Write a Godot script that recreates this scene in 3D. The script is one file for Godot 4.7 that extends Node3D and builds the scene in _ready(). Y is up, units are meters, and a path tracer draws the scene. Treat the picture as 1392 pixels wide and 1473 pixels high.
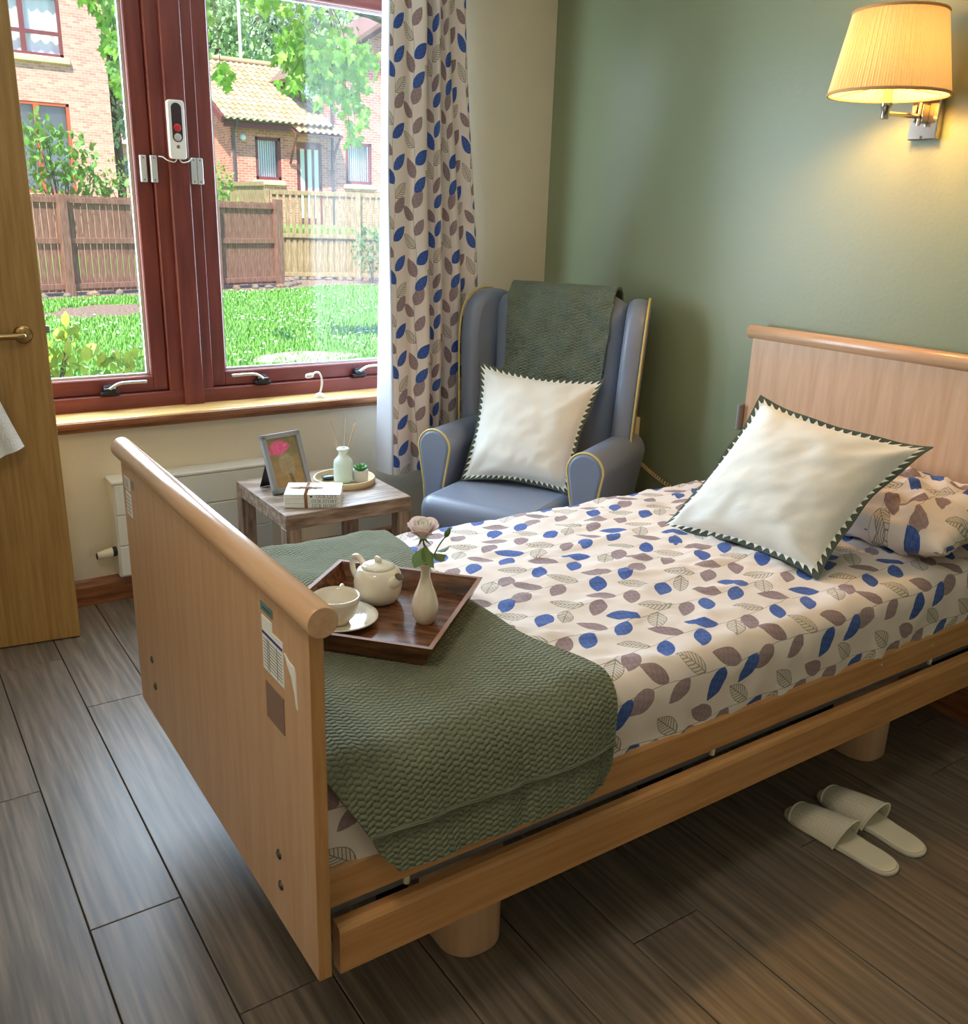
extends Node3D
# A care-home bedroom: x runs along the window wall towards the green wall (x = 0), z from the window wall (z = 0) into the room.

var M := {}
var used := {}
var rng := RandomNumberGenerator.new()


class Sh:
	var st := SurfaceTool.new()
	var g := 1

	func _init() -> void:
		st.begin(Mesh.PRIMITIVE_TRIANGLES)
		st.set_smooth_group(-1)

	func flat() -> Sh:
		st.set_smooth_group(-1)
		return self

	func soft() -> Sh:
		g += 1
		st.set_smooth_group(g)
		return self

	func vert(p: Vector3, uv: Vector2) -> void:
		st.set_uv(uv)
		st.add_vertex(p)

	# counter-clockwise seen from outside
	func tri(a: Vector3, b: Vector3, c: Vector3, ua := Vector2.ZERO, ub := Vector2.ZERO, uc := Vector2.ZERO) -> void:
		vert(a, ua)
		vert(c, uc)
		vert(b, ub)

	func quad(a: Vector3, b: Vector3, c: Vector3, d: Vector3, ua := Vector2.ZERO, ub := Vector2.ZERO, uc := Vector2.ZERO, ud := Vector2.ZERO) -> void:
		tri(a, b, c, ua, ub, uc)
		tri(a, c, d, ua, uc, ud)

	# turned so that it faces n
	func face(a: Vector3, b: Vector3, c: Vector3, d: Vector3, n: Vector3) -> void:
		if (c - a).cross(d - b).dot(n) >= 0.0:
			quad(a, b, c, d)
		else:
			quad(a, d, c, b)

	func box(c: Vector3, size: Vector3, bev := 0.0, bs := Basis()) -> Sh:
		flat()
		var h := size / 2.0
		var b := minf(bev, minf(h.x, minf(h.y, h.z)) * 0.9)
		var pt := func(s: Vector3, ax: int) -> Vector3:
			var p := Vector3(s.x * (h.x - b), s.y * (h.y - b), s.z * (h.z - b))
			p[ax] = s[ax] * h[ax]
			return c + bs * p
		for ax in 3:
			var u := (ax + 1) % 3
			var w := (ax + 2) % 3
			for sg in [-1.0, 1.0]:
				var q := []
				for k in [[-1, -1], [1, -1], [1, 1], [-1, 1]]:
					var s := Vector3.ZERO
					s[ax] = sg
					s[u] = k[0]
					s[w] = k[1]
					q.append(pt.call(s, ax))
				var n := Vector3.ZERO
				n[ax] = sg
				face(q[0], q[1], q[2], q[3], bs * n)
				if b > 0.0:
					for s2 in [-1.0, 1.0]:
						var e := []
						for k2 in [-1.0, 1.0]:
							var s3 := Vector3.ZERO
							s3[ax] = sg
							s3[u] = s2
							s3[w] = k2
							e.append(pt.call(s3, ax))
							e.append(pt.call(s3, u))
						var n2 := Vector3.ZERO
						n2[ax] = sg
						n2[u] = s2
						face(e[0], e[1], e[3], e[2], bs * n2)
		if b > 0.0:
			for sx in [-1.0, 1.0]:
				for sy in [-1.0, 1.0]:
					for sz in [-1.0, 1.0]:
						var s := Vector3(sx, sy, sz)
						var p0: Vector3 = pt.call(s, 0)
						var p1: Vector3 = pt.call(s, 1)
						var p2: Vector3 = pt.call(s, 2)
						if (p1 - p0).cross(p2 - p0).dot(bs * s) > 0.0:
							tri(p0, p1, p2)
						else:
							tri(p0, p2, p1)
		return self

	# box between two corners
	func bb(a: Vector3, b: Vector3, bev := 0.0) -> Sh:
		return box((a + b) / 2.0, (b - a).abs(), bev)

	# one upright sheet across z
	func flat_pane(a: Vector3, b: Vector3) -> Sh:
		flat()
		quad(a, Vector3(b.x, a.y, a.z), b, Vector3(a.x, b.y, a.z))
		return self

	# a grid of points p[i][j]; faces (di x dj)
	func grid(p: Array, uv: Array, wrap := false, flip := false) -> Sh:
		var n := p.size()
		for i in (n if wrap else n - 1):
			var i2 := (i + 1) % n
			for j in p[0].size() - 1:
				if flip:
					quad(p[i][j], p[i][j + 1], p[i2][j + 1], p[i2][j], uv[i][j], uv[i][j + 1], uv[i2][j + 1], uv[i2][j])
				else:
					quad(p[i][j], p[i2][j], p[i2][j + 1], p[i][j + 1], uv[i][j], uv[i2][j], uv[i2][j + 1], uv[i][j + 1])
		return self

	# a round tube along points, radius a number or an array
	func tube(pts: Array, r, sides := 10, caps := true, closed := false) -> Sh:
		soft()
		var n := pts.size()
		var up := Vector3.UP
		var rings := []
		var uvs := []
		var along := 0.0
		for i in n:
			var t: Vector3
			if closed:
				t = (pts[(i + 1) % n] - pts[(i + n - 1) % n]).normalized()
			else:
				t = (pts[mini(i + 1, n - 1)] - pts[maxi(i - 1, 0)]).normalized()
			if i == 0:
				up = Vector3.UP if absf(t.y) < 0.9 else Vector3.RIGHT
			var x := up.cross(t).normalized()
			up = t.cross(x).normalized()
			var rad: float = r[i] if r is Array else r
			if i > 0:
				along += (pts[i] - pts[i - 1]).length()
			var ring := []
			var ru := []
			for k in sides + 1:
				var a := TAU * k / sides
				ring.append(pts[i] + (x * cos(a) + up * sin(a)) * rad)
				ru.append(Vector2(float(k) / sides, along))
			rings.append(ring)
			uvs.append(ru)
		grid(rings, uvs, closed, true)
		if caps and not closed:
			flat()
			for k in sides:
				tri(pts[0], rings[0][k + 1], rings[0][k])
				tri(pts[n - 1], rings[n - 1][k], rings[n - 1][k + 1])
		return self

	# profile of Vector2(r, y) from bottom to top turned round the y axis
	func lathe(prof: Array, segs := 32, at := Vector3.ZERO, bs := Basis()) -> Sh:
		soft()
		var cols := []
		var uvs := []
		for k in segs + 1:
			var a := TAU * k / segs
			var col := []
			var cu := []
			for p in prof:
				col.append(at + bs * Vector3(p.x * cos(a), p.y, p.x * sin(a)))
				cu.append(Vector2(float(k) / segs, p.y))
			cols.append(col)
			uvs.append(cu)
		grid(cols, uvs, false, true)
		return self

	# a polygon of Vector2(x, z) pushed along y from y0 to y1 in the axes of bs, its rims rounded by bev
	func prism(given: Array, y0: float, y1: float, bev := 0.0, at := Vector3.ZERO, bs := Basis(), smooth_side := true) -> Sh:
		var poly := given.duplicate()
		var n := poly.size()
		var area := 0.0
		for i in n:
			area += poly[i].cross(poly[(i + 1) % n])
		if area < 0.0:
			poly.reverse()
		var inward := []
		for i in n:
			var e1: Vector2 = (poly[i] - poly[(i + n - 1) % n]).normalized()
			var e2: Vector2 = (poly[(i + 1) % n] - poly[i]).normalized()
			var n1 := Vector2(-e1.y, e1.x)
			var m := (n1 + Vector2(-e2.y, e2.x)).normalized()
			inward.append(m / maxf(0.5, m.dot(n1)))
		var levels := [[0.0, y0], [0.0, y1]]
		if bev > 0.0:
			levels = []
			for k in 4:
				var a := PI / 2 * k / 3.0
				levels.append([bev * (1 - sin(a)), y0 + bev * (1 - cos(a))])
			for k in 4:
				var a := PI / 2 * (3 - k) / 3.0
				levels.append([bev * (1 - sin(a)), y1 - bev * (1 - cos(a))])
		var rings := []
		for l in levels:
			var ring := []
			for i in n:
				var p: Vector2 = poly[i] + inward[i] * l[0]
				ring.append(at + bs * Vector3(p.x, l[1], p.y))
			rings.append(ring)
		if smooth_side:
			soft()
		else:
			flat()
		for l in rings.size() - 1:
			for i in n:
				var j := (i + 1) % n
				var w: Vector2 = -(inward[i] + inward[j])
				var rise := 0.0
				if l < 3 and bev > 0.0:
					rise = -0.5
				elif l > 3:
					rise = 0.5
				face(rings[l][i], rings[l + 1][i], rings[l + 1][j], rings[l][j], bs * Vector3(w.x, rise, w.y))
		flat()
		var ids := Geometry2D.triangulate_polygon(PackedVector2Array(poly))
		for k in range(0, ids.size(), 3):
			for side in [0, rings.size() - 1]:
				var a: Vector3 = rings[side][ids[k]]
				var b: Vector3 = rings[side][ids[k + 1]]
				var c: Vector3 = rings[side][ids[k + 2]]
				if (b - a).cross(c - a).dot(bs * Vector3(0, -1 if side == 0 else 1, 0)) > 0.0:
					tri(a, b, c)
				else:
					tri(a, c, b)
		return self

	# a cloth: grid of points with a thickness, closed round its rim
	func cloth(p: Array, uv: Array, thick: float) -> Sh:
		var n := p.size()
		var m: int = p[0].size()
		var q := []
		for i in n:
			var row := []
			for j in m:
				var du: Vector3 = p[mini(i + 1, n - 1)][j] - p[maxi(i - 1, 0)][j]
				var dv: Vector3 = p[i][mini(j + 1, m - 1)] - p[i][maxi(j - 1, 0)]
				row.append(p[i][j] - du.cross(dv).normalized() * thick)
			q.append(row)
		soft()
		grid(p, uv)
		soft()
		grid(q, uv, false, true)
		soft()
		for i in n - 1:
			quad(p[i + 1][0], p[i][0], q[i][0], q[i + 1][0], uv[i + 1][0], uv[i][0], uv[i][0], uv[i + 1][0])
			quad(p[i][m - 1], p[i + 1][m - 1], q[i + 1][m - 1], q[i][m - 1], uv[i][m - 1], uv[i + 1][m - 1], uv[i + 1][m - 1], uv[i][m - 1])
		for j in m - 1:
			quad(p[0][j], p[0][j + 1], q[0][j + 1], q[0][j], uv[0][j], uv[0][j + 1], uv[0][j + 1], uv[0][j])
			quad(p[n - 1][j + 1], p[n - 1][j], q[n - 1][j], q[n - 1][j + 1], uv[n - 1][j + 1], uv[n - 1][j], uv[n - 1][j], uv[n - 1][j + 1])
		return self

	func done() -> ArrayMesh:
		st.generate_normals()
		return st.commit()


func numbered(called: String) -> String:
	var k: int = used.get(called, -1) + 1
	used[called] = k
	return called if k == 0 else "%s_%03d" % [called, k]


func obj(called: String, shape, m: Material, parent: Node = null) -> MeshInstance3D:
	var o := MeshInstance3D.new()
	o.mesh = shape.done() if shape is Sh else shape
	o.material_override = m
	if parent == null:
		o.name = numbered(called)
		add_child(o)
	else:
		o.name = called
		parent.add_child(o, true)
	return o


func thing(called: String, label: String, category: String, at := Vector3.ZERO, turn := 0.0, group := "") -> Node3D:
	var o := Node3D.new()
	o.name = numbered(called)
	add_child(o)
	o.position = at
	o.rotation.y = turn
	tag(o, label, category, group)
	return o


func tag(o: Node3D, label: String, category: String, group := "") -> Node3D:
	o.set_meta("label", label)
	o.set_meta("category", category)
	if group:
		o.set_meta("group", group)
	return o


func structure(called: String) -> Node3D:
	var o := Node3D.new()
	o.name = called
	add_child(o)
	o.set_meta("kind", "structure")
	return o


func stuff(o: Node3D) -> Node3D:
	o.set_meta("kind", "stuff")
	return o


func many(called: String, mesh: Mesh, m: Material, places: Array, parent: Node, colors := []) -> MultiMeshInstance3D:
	var mm := MultiMesh.new()
	mm.transform_format = MultiMesh.TRANSFORM_3D
	mm.use_colors = colors.size() > 0
	mm.mesh = mesh
	mm.instance_count = places.size()
	for i in places.size():
		mm.set_instance_transform(i, places[i])
		if colors:
			mm.set_instance_color(i, colors[i])
	var o := MultiMeshInstance3D.new()
	o.name = called
	o.multimesh = mm
	o.material_override = m
	o.set_meta("kind", "stuff")
	parent.add_child(o, true)
	return o


func mat(c: Color, rough := 0.6, more := {}) -> StandardMaterial3D:
	var m := StandardMaterial3D.new()
	m.albedo_color = c
	m.roughness = rough
	for k in more:
		m.set(k, more[k])
	return m


func rgb(r: int, g: int, b: int) -> Color:
	return Color(r / 255.0, g / 255.0, b / 255.0)


func noise_tex(seed_: int, freq: float, octaves: int, colors: Array, size := 512, kind := FastNoiseLite.TYPE_SIMPLEX_SMOOTH, warp := 0.0) -> NoiseTexture2D:
	var n := FastNoiseLite.new()
	n.seed = seed_
	n.noise_type = kind
	n.frequency = freq
	n.fractal_octaves = octaves
	n.fractal_gain = 0.55
	if warp > 0.0:
		n.domain_warp_enabled = true
		n.domain_warp_amplitude = warp
		n.domain_warp_frequency = freq * 0.7
	var t := NoiseTexture2D.new()
	t.width = size
	t.height = size
	t.seamless = true
	t.noise = n
	if colors:
		var gr := Gradient.new()
		var offs := PackedFloat32Array()
		var cols := PackedColorArray()
		for c in colors:
			offs.append(c[0])
			cols.append(c[1])
		gr.offsets = offs
		gr.colors = cols
		t.color_ramp = gr
	return t


# wood whose grain runs along one axis: the texture is stretched along it
func wood(seed_: int, dark: Color, mid: Color, light: Color, across: float, along: float, axis: int, rough: float, more := {}) -> StandardMaterial3D:
	var key := "wood%d" % seed_
	if not M.has(key):
		M[key] = noise_tex(seed_, 0.02 if seed_ == 21 else 0.012, 6, [[0.15, dark], [0.5, mid], [0.85, light]], 512, FastNoiseLite.TYPE_SIMPLEX_SMOOTH, 7.0 if seed_ == 21 else 18.0)
	var s := Vector3.ONE * (1.0 / across)
	s[axis] = 1.0 / along
	var m := mat(Color.WHITE, rough, {"albedo_texture": M[key], "uv1_triplanar": true, "uv1_scale": s, "uv1_triplanar_sharpness": 8.0})
	for k in more:
		m.set(k, more[k])
	return m


func arc(c: Vector2, r: float, a0: float, a1: float, n: int) -> Array:
	var o := []
	for i in n + 1:
		var a := lerpf(a0, a1, float(i) / n)
		o.append(c + Vector2(cos(a), sin(a)) * r)
	return o


func rounded_rect(w: float, d: float, r: float, n := 5) -> Array:
	var o := []
	o.append_array(arc(Vector2(w / 2 - r, d / 2 - r), r, 0, PI / 2, n))
	o.append_array(arc(Vector2(-w / 2 + r, d / 2 - r), r, PI / 2, PI, n))
	o.append_array(arc(Vector2(-w / 2 + r, -d / 2 + r), r, PI, PI * 1.5, n))
	o.append_array(arc(Vector2(w / 2 - r, -d / 2 + r), r, PI * 1.5, TAU, n))
	return o


func spline(pts: Array, n: int) -> Array:
	var o := []
	for i in n + 1:
		var t := float(i) / n * (pts.size() - 1)
		var k := mini(int(t), pts.size() - 2)
		var f := t - k
		var a = pts[maxi(k - 1, 0)]
		var b = pts[k]
		var c = pts[k + 1]
		var d = pts[mini(k + 2, pts.size() - 1)]
		o.append(b.cubic_interpolate(c, a, d, f))
	return o


func copy_of(o: Node3D, label: String) -> Node3D:
	var base := String(o.name)
	var c := o.duplicate() as Node3D
	c.name = numbered(base)
	add_child(c)
	c.set_meta("label", label)
	return c


func text_on(words: String, size: float, m: Material, parent: Node, at: Vector3, bs: Basis, serif := true) -> MeshInstance3D:
	var f := SystemFont.new()
	f.font_names = PackedStringArray(["Droid Serif" if serif else "Droid Sans"])
	var t := TextMesh.new()
	t.font = f
	t.text = words
	t.font_size = 64
	t.pixel_size = size / 64.0
	t.depth = 0.0006
	var o := obj("lettering", t, m, parent)
	o.transform = Transform3D(bs, at)
	return o


func _ready() -> void:
	rng.seed = 7
	# camera
	var cam := Camera3D.new()
	cam.fov = 58.40
	cam.near = 0.05
	cam.far = 400.0
	add_child(cam)
	cam.position = Vector3(-2.553, 1.38, 3.30)
	cam.rotation = Vector3(-0.31356, -0.60287, 0.03264)
	cam.current = true
	# sky
	var env := Environment.new()
	var sky_material := ProceduralSkyMaterial.new()
	sky_material.sky_top_color = Color(0.42, 0.62, 0.90)
	sky_material.sky_horizon_color = Color(0.86, 0.93, 1.0)
	sky_material.ground_horizon_color = Color(0.55, 0.6, 0.5)
	sky_material.ground_bottom_color = Color(0.3, 0.33, 0.25)
	sky_material.sky_energy_multiplier = 1.0
	env.background_mode = Environment.BG_SKY
	env.sky = Sky.new()
	env.sky.sky_material = sky_material
	env.background_energy_multiplier = 2.5
	env.tonemap_mode = Environment.TONE_MAPPER_LINEAR
	env.tonemap_exposure = 1.0
	env.sdfgi_enabled = true
	env.ssao_enabled = true
	env.ssil_enabled = true
	var we := WorldEnvironment.new()
	we.environment = env
	add_child(we)
	# the sun stands high behind the house, so it falls on the garden and not through the window
	var sun := DirectionalLight3D.new()
	sun.name = "sun"
	sun.light_color = Color(1.0, 0.97, 0.92)
	sun.light_energy = 3.2
	sun.light_angular_distance = 0.6
	sun.shadow_enabled = true
	sun.sky_mode = DirectionalLight3D.SKY_MODE_LIGHT_ONLY
	add_child(sun)
	sun.look_at_from_position(Vector3.ZERO, Vector3(0.42, -1.0, -0.5))
	# daylight that comes in through the window: the open sky beyond the glass, as large as the opening
	var day := AreaLight3D.new()
	day.name = "window_daylight"
	day.area_size = Vector2(2.0, 1.42)
	day.light_color = Color(0.84, 0.93, 1.0)
	day.light_energy = 17.0
	day.area_range = 12.0
	day.area_attenuation = 2.0
	day.shadow_enabled = true
	day.position = Vector3(-1.55, 1.42, -0.24)
	day.rotation.y = PI
	add_child(day)
	materials()
	ceiling_light()
	room()
	window()
	outdoors()
	bed()
	bedding()
	chair()
	chair_textiles()
	curtain()
	lamp()
	side_table()
	tray_set()
	door()
	small_things()


# the room's own ceiling light, above and left of the camera: it is what lights the door and the outside of the footboard
func ceiling_light() -> void:
	var t := thing("ceiling_light", "round flush opal ceiling light near the door side", "light", Vector3(-2.65, 2.42, 2.5))
	obj("base", Sh.new().lathe([Vector2(0, 0), Vector2(0.19, 0), Vector2(0.19, -0.02), Vector2(0, -0.02)], 40), M.white_plastic, t)
	obj("opal_lamp_cover", Sh.new().lathe([Vector2(0.18, -0.02), Vector2(0.175, -0.05), Vector2(0.13, -0.075), Vector2(0.0, -0.085)], 40), mat(rgb(240, 236, 226), 0.5, {"emission_enabled": true, "emission": Color(1.0, 0.95, 0.87), "emission_energy_multiplier": 1.0}), t)
	var l := AreaLight3D.new()
	l.name = "ceiling_lamp_light"
	l.area_size = Vector2(0.32, 0.32)
	l.light_color = Color(1.0, 0.95, 0.87)
	l.light_energy = 1.05
	l.area_range = 8.0
	l.area_attenuation = 2.0
	l.shadow_enabled = true
	l.position = Vector3(0, -0.09, 0)
	l.rotation.x = -PI / 2
	t.add_child(l)


func materials() -> void:
	# paint
	var plaster := noise_tex(3, 0.05, 3, [], 256)
	for k in [["green", rgb(131, 139, 107)], ["cream", rgb(226, 213, 186)], ["white_paint", rgb(226, 224, 218)]]:
		M[k[0]] = mat(k[1], 0.55, {"heightmap_enabled": true, "heightmap_texture": plaster, "heightmap_scale": 0.025, "uv1_triplanar": true, "uv1_scale": Vector3.ONE * 4.0})
	M.green.roughness = 0.38
	# beech bed, grain upright (v) and lengthwise (x)
	var b1 := rgb(194, 151, 115)
	var b2 := rgb(201, 160, 125)
	var b3 := rgb(207, 168, 135)
	M.beech_v = wood(11, b1, b2, b3, 0.22, 2.6, 1, 0.38)
	M.beech_x = wood(19, rgb(184, 130, 78), rgb(196, 143, 90), rgb(204, 153, 101), 0.16, 2.6, 0, 0.36)
	M.beech_z = wood(11, b1, b2, b3, 0.16, 2.6, 2, 0.26)
	M.beech_edge = wood(12, rgb(178, 128, 78), rgb(189, 139, 88), rgb(197, 149, 98), 0.1, 1.5, 1, 0.4)
	M.red_wood = wood(13, rgb(96, 40, 34), rgb(112, 49, 41), rgb(125, 58, 48), 0.3, 3.0, 1, 0.45)
	M.red_wood_x = wood(13, rgb(100, 36, 28), rgb(117, 45, 35), rgb(130, 54, 42), 0.3, 3.0, 0, 0.42)
	M.pine = wood(14, rgb(196, 152, 92), rgb(212, 174, 112), rgb(222, 188, 128), 0.14, 1.8, 0, 0.32)
	M.skirting = wood(15, rgb(112, 66, 36), rgb(142, 88, 50), rgb(164, 108, 64), 0.14, 1.8, 0, 0.4)
	M.skirting_z = wood(15, rgb(112, 66, 36), rgb(142, 88, 50), rgb(164, 108, 64), 0.14, 1.8, 2, 0.4)
	M.oak_door = wood(16, rgb(157, 117, 61), rgb(168, 128, 70), rgb(178, 139, 80), 0.12, 2.4, 1, 0.45)
	M.table_wood = wood(17, rgb(104, 84, 70), rgb(140, 118, 100), rgb(172, 152, 134), 0.2, 1.1, 0, 0.4)
	M.table_wood_y = wood(17, rgb(104, 84, 70), rgb(140, 118, 100), rgb(172, 152, 134), 0.2, 1.1, 1, 0.4)
	M.walnut = wood(18, rgb(66, 38, 22), rgb(98, 60, 36), rgb(128, 82, 50), 0.16, 0.8, 0, 0.22)
	M.walnut_rim = mat(rgb(136, 88, 54), 0.6)
	M.planks = []
	for k in 7:
		var t: float = [0.0, 0.05, -0.05, 0.09, -0.03, 0.03, -0.08][k]
		var d := Color(0.365 + t * 0.5, 0.322 + t * 0.5, 0.280 + t * 0.5)
		M.planks.append(wood(21, d, d * 1.22, d * 1.45, 0.24, 5.0, 2, 0.40, {"uv1_world_triplanar": true, "uv1_offset": Vector3(k * 0.377, 0, k * 0.213)}))
	M.joint = mat(rgb(34, 30, 27), 0.8)
	# vinyl, metal, plastic, china
	M.vinyl = mat(rgb(124, 132, 150), 0.36)
	M.piping = mat(rgb(206, 182, 112), 0.45)
	M.chrome = mat(rgb(196, 190, 180), 0.16, {"metallic": 1.0})
	M.brass = mat(rgb(172, 140, 92), 0.28, {"metallic": 1.0})
	M.grey_metal = mat(rgb(150, 150, 154), 0.4, {"metallic": 0.6})
	M.dark_metal = mat(rgb(46, 46, 50), 0.35, {"metallic": 0.7})
	M.screw = mat(rgb(104, 92, 84), 0.35, {"metallic": 0.8})
	M.steel = mat(rgb(190, 190, 192), 0.28, {"metallic": 1.0})
	M.white_plastic = mat(rgb(232, 232, 226), 0.35)
	M.cream_plastic = mat(rgb(226, 216, 186), 0.4)
	M.grey_plastic = mat(rgb(186, 188, 186), 0.35)
	M.black_plastic = mat(rgb(24, 24, 26), 0.35)
	M.plum_plastic = mat(rgb(60, 46, 52), 0.3)
	M.red_plastic = mat(rgb(190, 40, 46), 0.35)
	M.china = mat(rgb(228, 218, 198), 0.12, {"clearcoat_enabled": true, "clearcoat": 0.6, "clearcoat_roughness": 0.05})
	M.radiator = mat(rgb(228, 226, 216), 0.38)
	M.ink = mat(rgb(40, 38, 38), 0.6)
	M.paper = mat(rgb(236, 236, 234), 0.5)
	M.felt_grey = mat(rgb(132, 106, 92), 0.95)
	M.teal_tag = mat(rgb(98, 130, 132), 0.5)
	M.blue_ink = mat(rgb(54, 52, 150), 0.5)
	# glass panes
	M.pane = mat(Color(1, 1, 1, 0.03), 0.0, {"transparency": BaseMaterial3D.TRANSPARENCY_ALPHA})
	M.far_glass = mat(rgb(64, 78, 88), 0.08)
	M.frosted = mat(rgb(222, 236, 228), 0.35, {"subsurf_scatter_enabled": true, "subsurf_scatter_strength": 0.25, "backlight_enabled": true, "backlight": Color(0.5, 0.55, 0.5)})
	# cloth
	M.print = mat(Color.WHITE, 0.85, {"albedo_texture": leaf_print(), "rim_enabled": true, "rim": 0.15})
	M.print_curtain = mat(Color.WHITE, 0.85, {"albedo_texture": M.print.albedo_texture, "backlight_enabled": true, "backlight": Color(0.16, 0.16, 0.18)})
	M.lining = mat(rgb(214, 216, 224), 0.85, {"backlight_enabled": true, "backlight": Color(0.3, 0.3, 0.34)})
	M.linen = mat(rgb(232, 228, 218), 0.9, {"heightmap_enabled": true, "heightmap_texture": noise_tex(31, 0.06, 3, [], 256), "heightmap_scale": 0.03, "uv1_triplanar": true, "uv1_scale": Vector3(6, 40, 6), "rim_enabled": true, "rim": 0.2})
	M.trim_green = mat(rgb(74, 84, 72), 0.9)
	M.trim_white = mat(rgb(236, 232, 222), 0.9)
	var weave := weave_height()
	M.throw = mat(rgb(114, 118, 94), 0.95, {"heightmap_enabled": true, "heightmap_texture": weave, "heightmap_scale": 0.55, "rim_enabled": true, "rim": 0.5, "rim_tint": 0.6})
	M.chair_throw = mat(rgb(106, 116, 100), 0.95, {"heightmap_enabled": true, "heightmap_texture": weave, "heightmap_scale": 0.55, "rim_enabled": true, "rim": 0.5, "rim_tint": 0.6})
	M.towel = mat(rgb(236, 234, 230), 0.97, {"heightmap_enabled": true, "heightmap_texture": noise_tex(33, 0.08, 3, [], 256), "heightmap_scale": 0.4, "uv1_triplanar": true, "uv1_scale": Vector3.ONE * 6.0})
	M.waffle = mat(rgb(232, 222, 200), 0.95, {"heightmap_enabled": true, "heightmap_texture": waffle_height(), "heightmap_scale": 0.12, "uv1_triplanar": true, "uv1_scale": Vector3.ONE * 14.0})
	M.sole = mat(rgb(232, 222, 198), 0.92)
	M.sole_side = mat(rgb(208, 200, 184), 0.9)
	# leaves and flowers
	M.leaf_green = mat(rgb(86, 112, 64), 0.55, {"backlight_enabled": true, "backlight": Color(0.35, 0.4, 0.2)})
	M.succulent = mat(rgb(92, 150, 84), 0.45)
	M.rose = mat(rgb(244, 214, 202), 0.6, {"subsurf_scatter_enabled": true, "subsurf_scatter_strength": 0.2, "vertex_color_use_as_albedo": false})


# repeat of 0.42 m x 0.35 m: four vines with blue, mauve and line-drawn leaves
func leaf_print() -> ImageTexture:
	var w := 1024
	var h := 856
	var k := 1024.0 / 0.42
	var im := Image.create(w, h, false, Image.FORMAT_RGB8)
	im.fill(rgb(232, 218, 208))
	var r := RandomNumberGenerator.new()
	r.seed = 5
	var vine := rgb(142, 126, 116)
	var sway := func(v: int, y: float) -> float: return (v + 0.5) * 256.0 + 13.0 * sin(TAU * y / h + v * 2.1)
	for v in 4:
		for y in h:
			var x: float = sway.call(v, float(y))
			for d in range(-1, 2):
				im.set_pixel(posmod(int(x) + d, w), y, vine)
	var tones := [rgb(54, 84, 156), rgb(146, 122, 124), rgb(134, 128, 112)]
	var order := [0, 1, 2, 1, 1, 2, 0, 2, 1, 0]
	for v in 4:
		for n in 7:
			var y0 := (n + 0.5 * (v % 2) + r.randf_range(-0.1, 0.1)) * h / 7.0
			var side := 1.0 if n % 2 == 0 else -1.0
			var kind: int = order[(n * 3 + v * 4) % 10]
			var ang := side * r.randf_range(0.42, 0.85)
			var length := r.randf_range(0.067, 0.079) * k
			var wide := length * r.randf_range(0.47, 0.55)
			var dir := Vector2(sin(ang), -cos(ang))
			var base := Vector2(sway.call(v, y0), y0) + Vector2(side * 5.0, 0)
			var nrm := Vector2(-dir.y, dir.x)
			var tone: Color = tones[kind].lightened(r.randf_range(-0.02, 0.06))
			var reach := int(length) + 4
			for py in range(-reach, reach):
				for px in range(-reach, reach):
					var p := Vector2(px, py)
					var s := p.dot(dir) / length
					if s < 0.0 or s > 1.0:
						continue
					var t := p.dot(nrm)
					var hw := wide * 0.5 * pow(4.0 * pow(s, 0.85) * (1.0 - pow(s, 0.85)), 0.9)
					if absf(t) > hw:
						continue
					var c := tone
					var rib := absf(t) - 0.0
					var vein := fposmod((s * length - absf(t) * 0.9), length / 8.0)
					if kind == 2:
						if not (hw - absf(t) < 3.6 or rib < 2.4 or vein < 6.5):
							c = rgb(218, 204, 190)
					else:
						if rib < 1.3 or vein < 1.6:
							c = tone.lightened(0.13)
						elif hw - absf(t) < 2.4:
							c = tone.darkened(0.12)
						else:
							c = tone.lightened(0.07 * sin(px * 0.11 + py * 0.07 + n) * sin(py * 0.13 - px * 0.05))
					im.set_pixel(posmod(int(base.x) + px, w), posmod(int(base.y) + py, h), c)
	return ImageTexture.create_from_image(im)


# chunky herringbone knit, as height; repeat of four stitches
func weave_height() -> ImageTexture:
	var n := 256
	var im := Image.create(n, n, false, Image.FORMAT_RGB8)
	for y in n:
		for x in n:
			# fat oval stitches, slanted left and right in turn
			var cu := float(x) / n * 8.0
			var cv := float(y) / n * 10.0
			var hgt := 0.0
			for dc in range(-1, 2):
				var col := int(floor(cu)) + dc
				var odd := posmod(col, 2)
				for dr in range(-1, 2):
					var row := floorf(cv - odd * 0.5) + dr
					var q := Vector2(cu - col - 0.5, cv - odd * 0.5 - row - 0.5).rotated(0.55 if odd else -0.55)
					hgt = maxf(hgt, 1.0 - pow(q.x / 0.78, 2.0) - pow(q.y / 0.46, 2.0))
			hgt = sqrt(clampf(hgt, 0.0, 1.0))
			im.set_pixel(x, y, Color(hgt, hgt, hgt))
	return ImageTexture.create_from_image(im)


func waffle_height() -> ImageTexture:
	var n := 128
	var im := Image.create(n, n, false, Image.FORMAT_RGB8)
	for y in n:
		for x in n:
			var a := absf(sin(TAU * x / n * 4.0))
			var b := absf(sin(TAU * y / n * 4.0))
			var v := 1.0 - pow(a * b, 0.5)
			im.set_pixel(x, y, Color(v, v, v))
	return ImageTexture.create_from_image(im)


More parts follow.
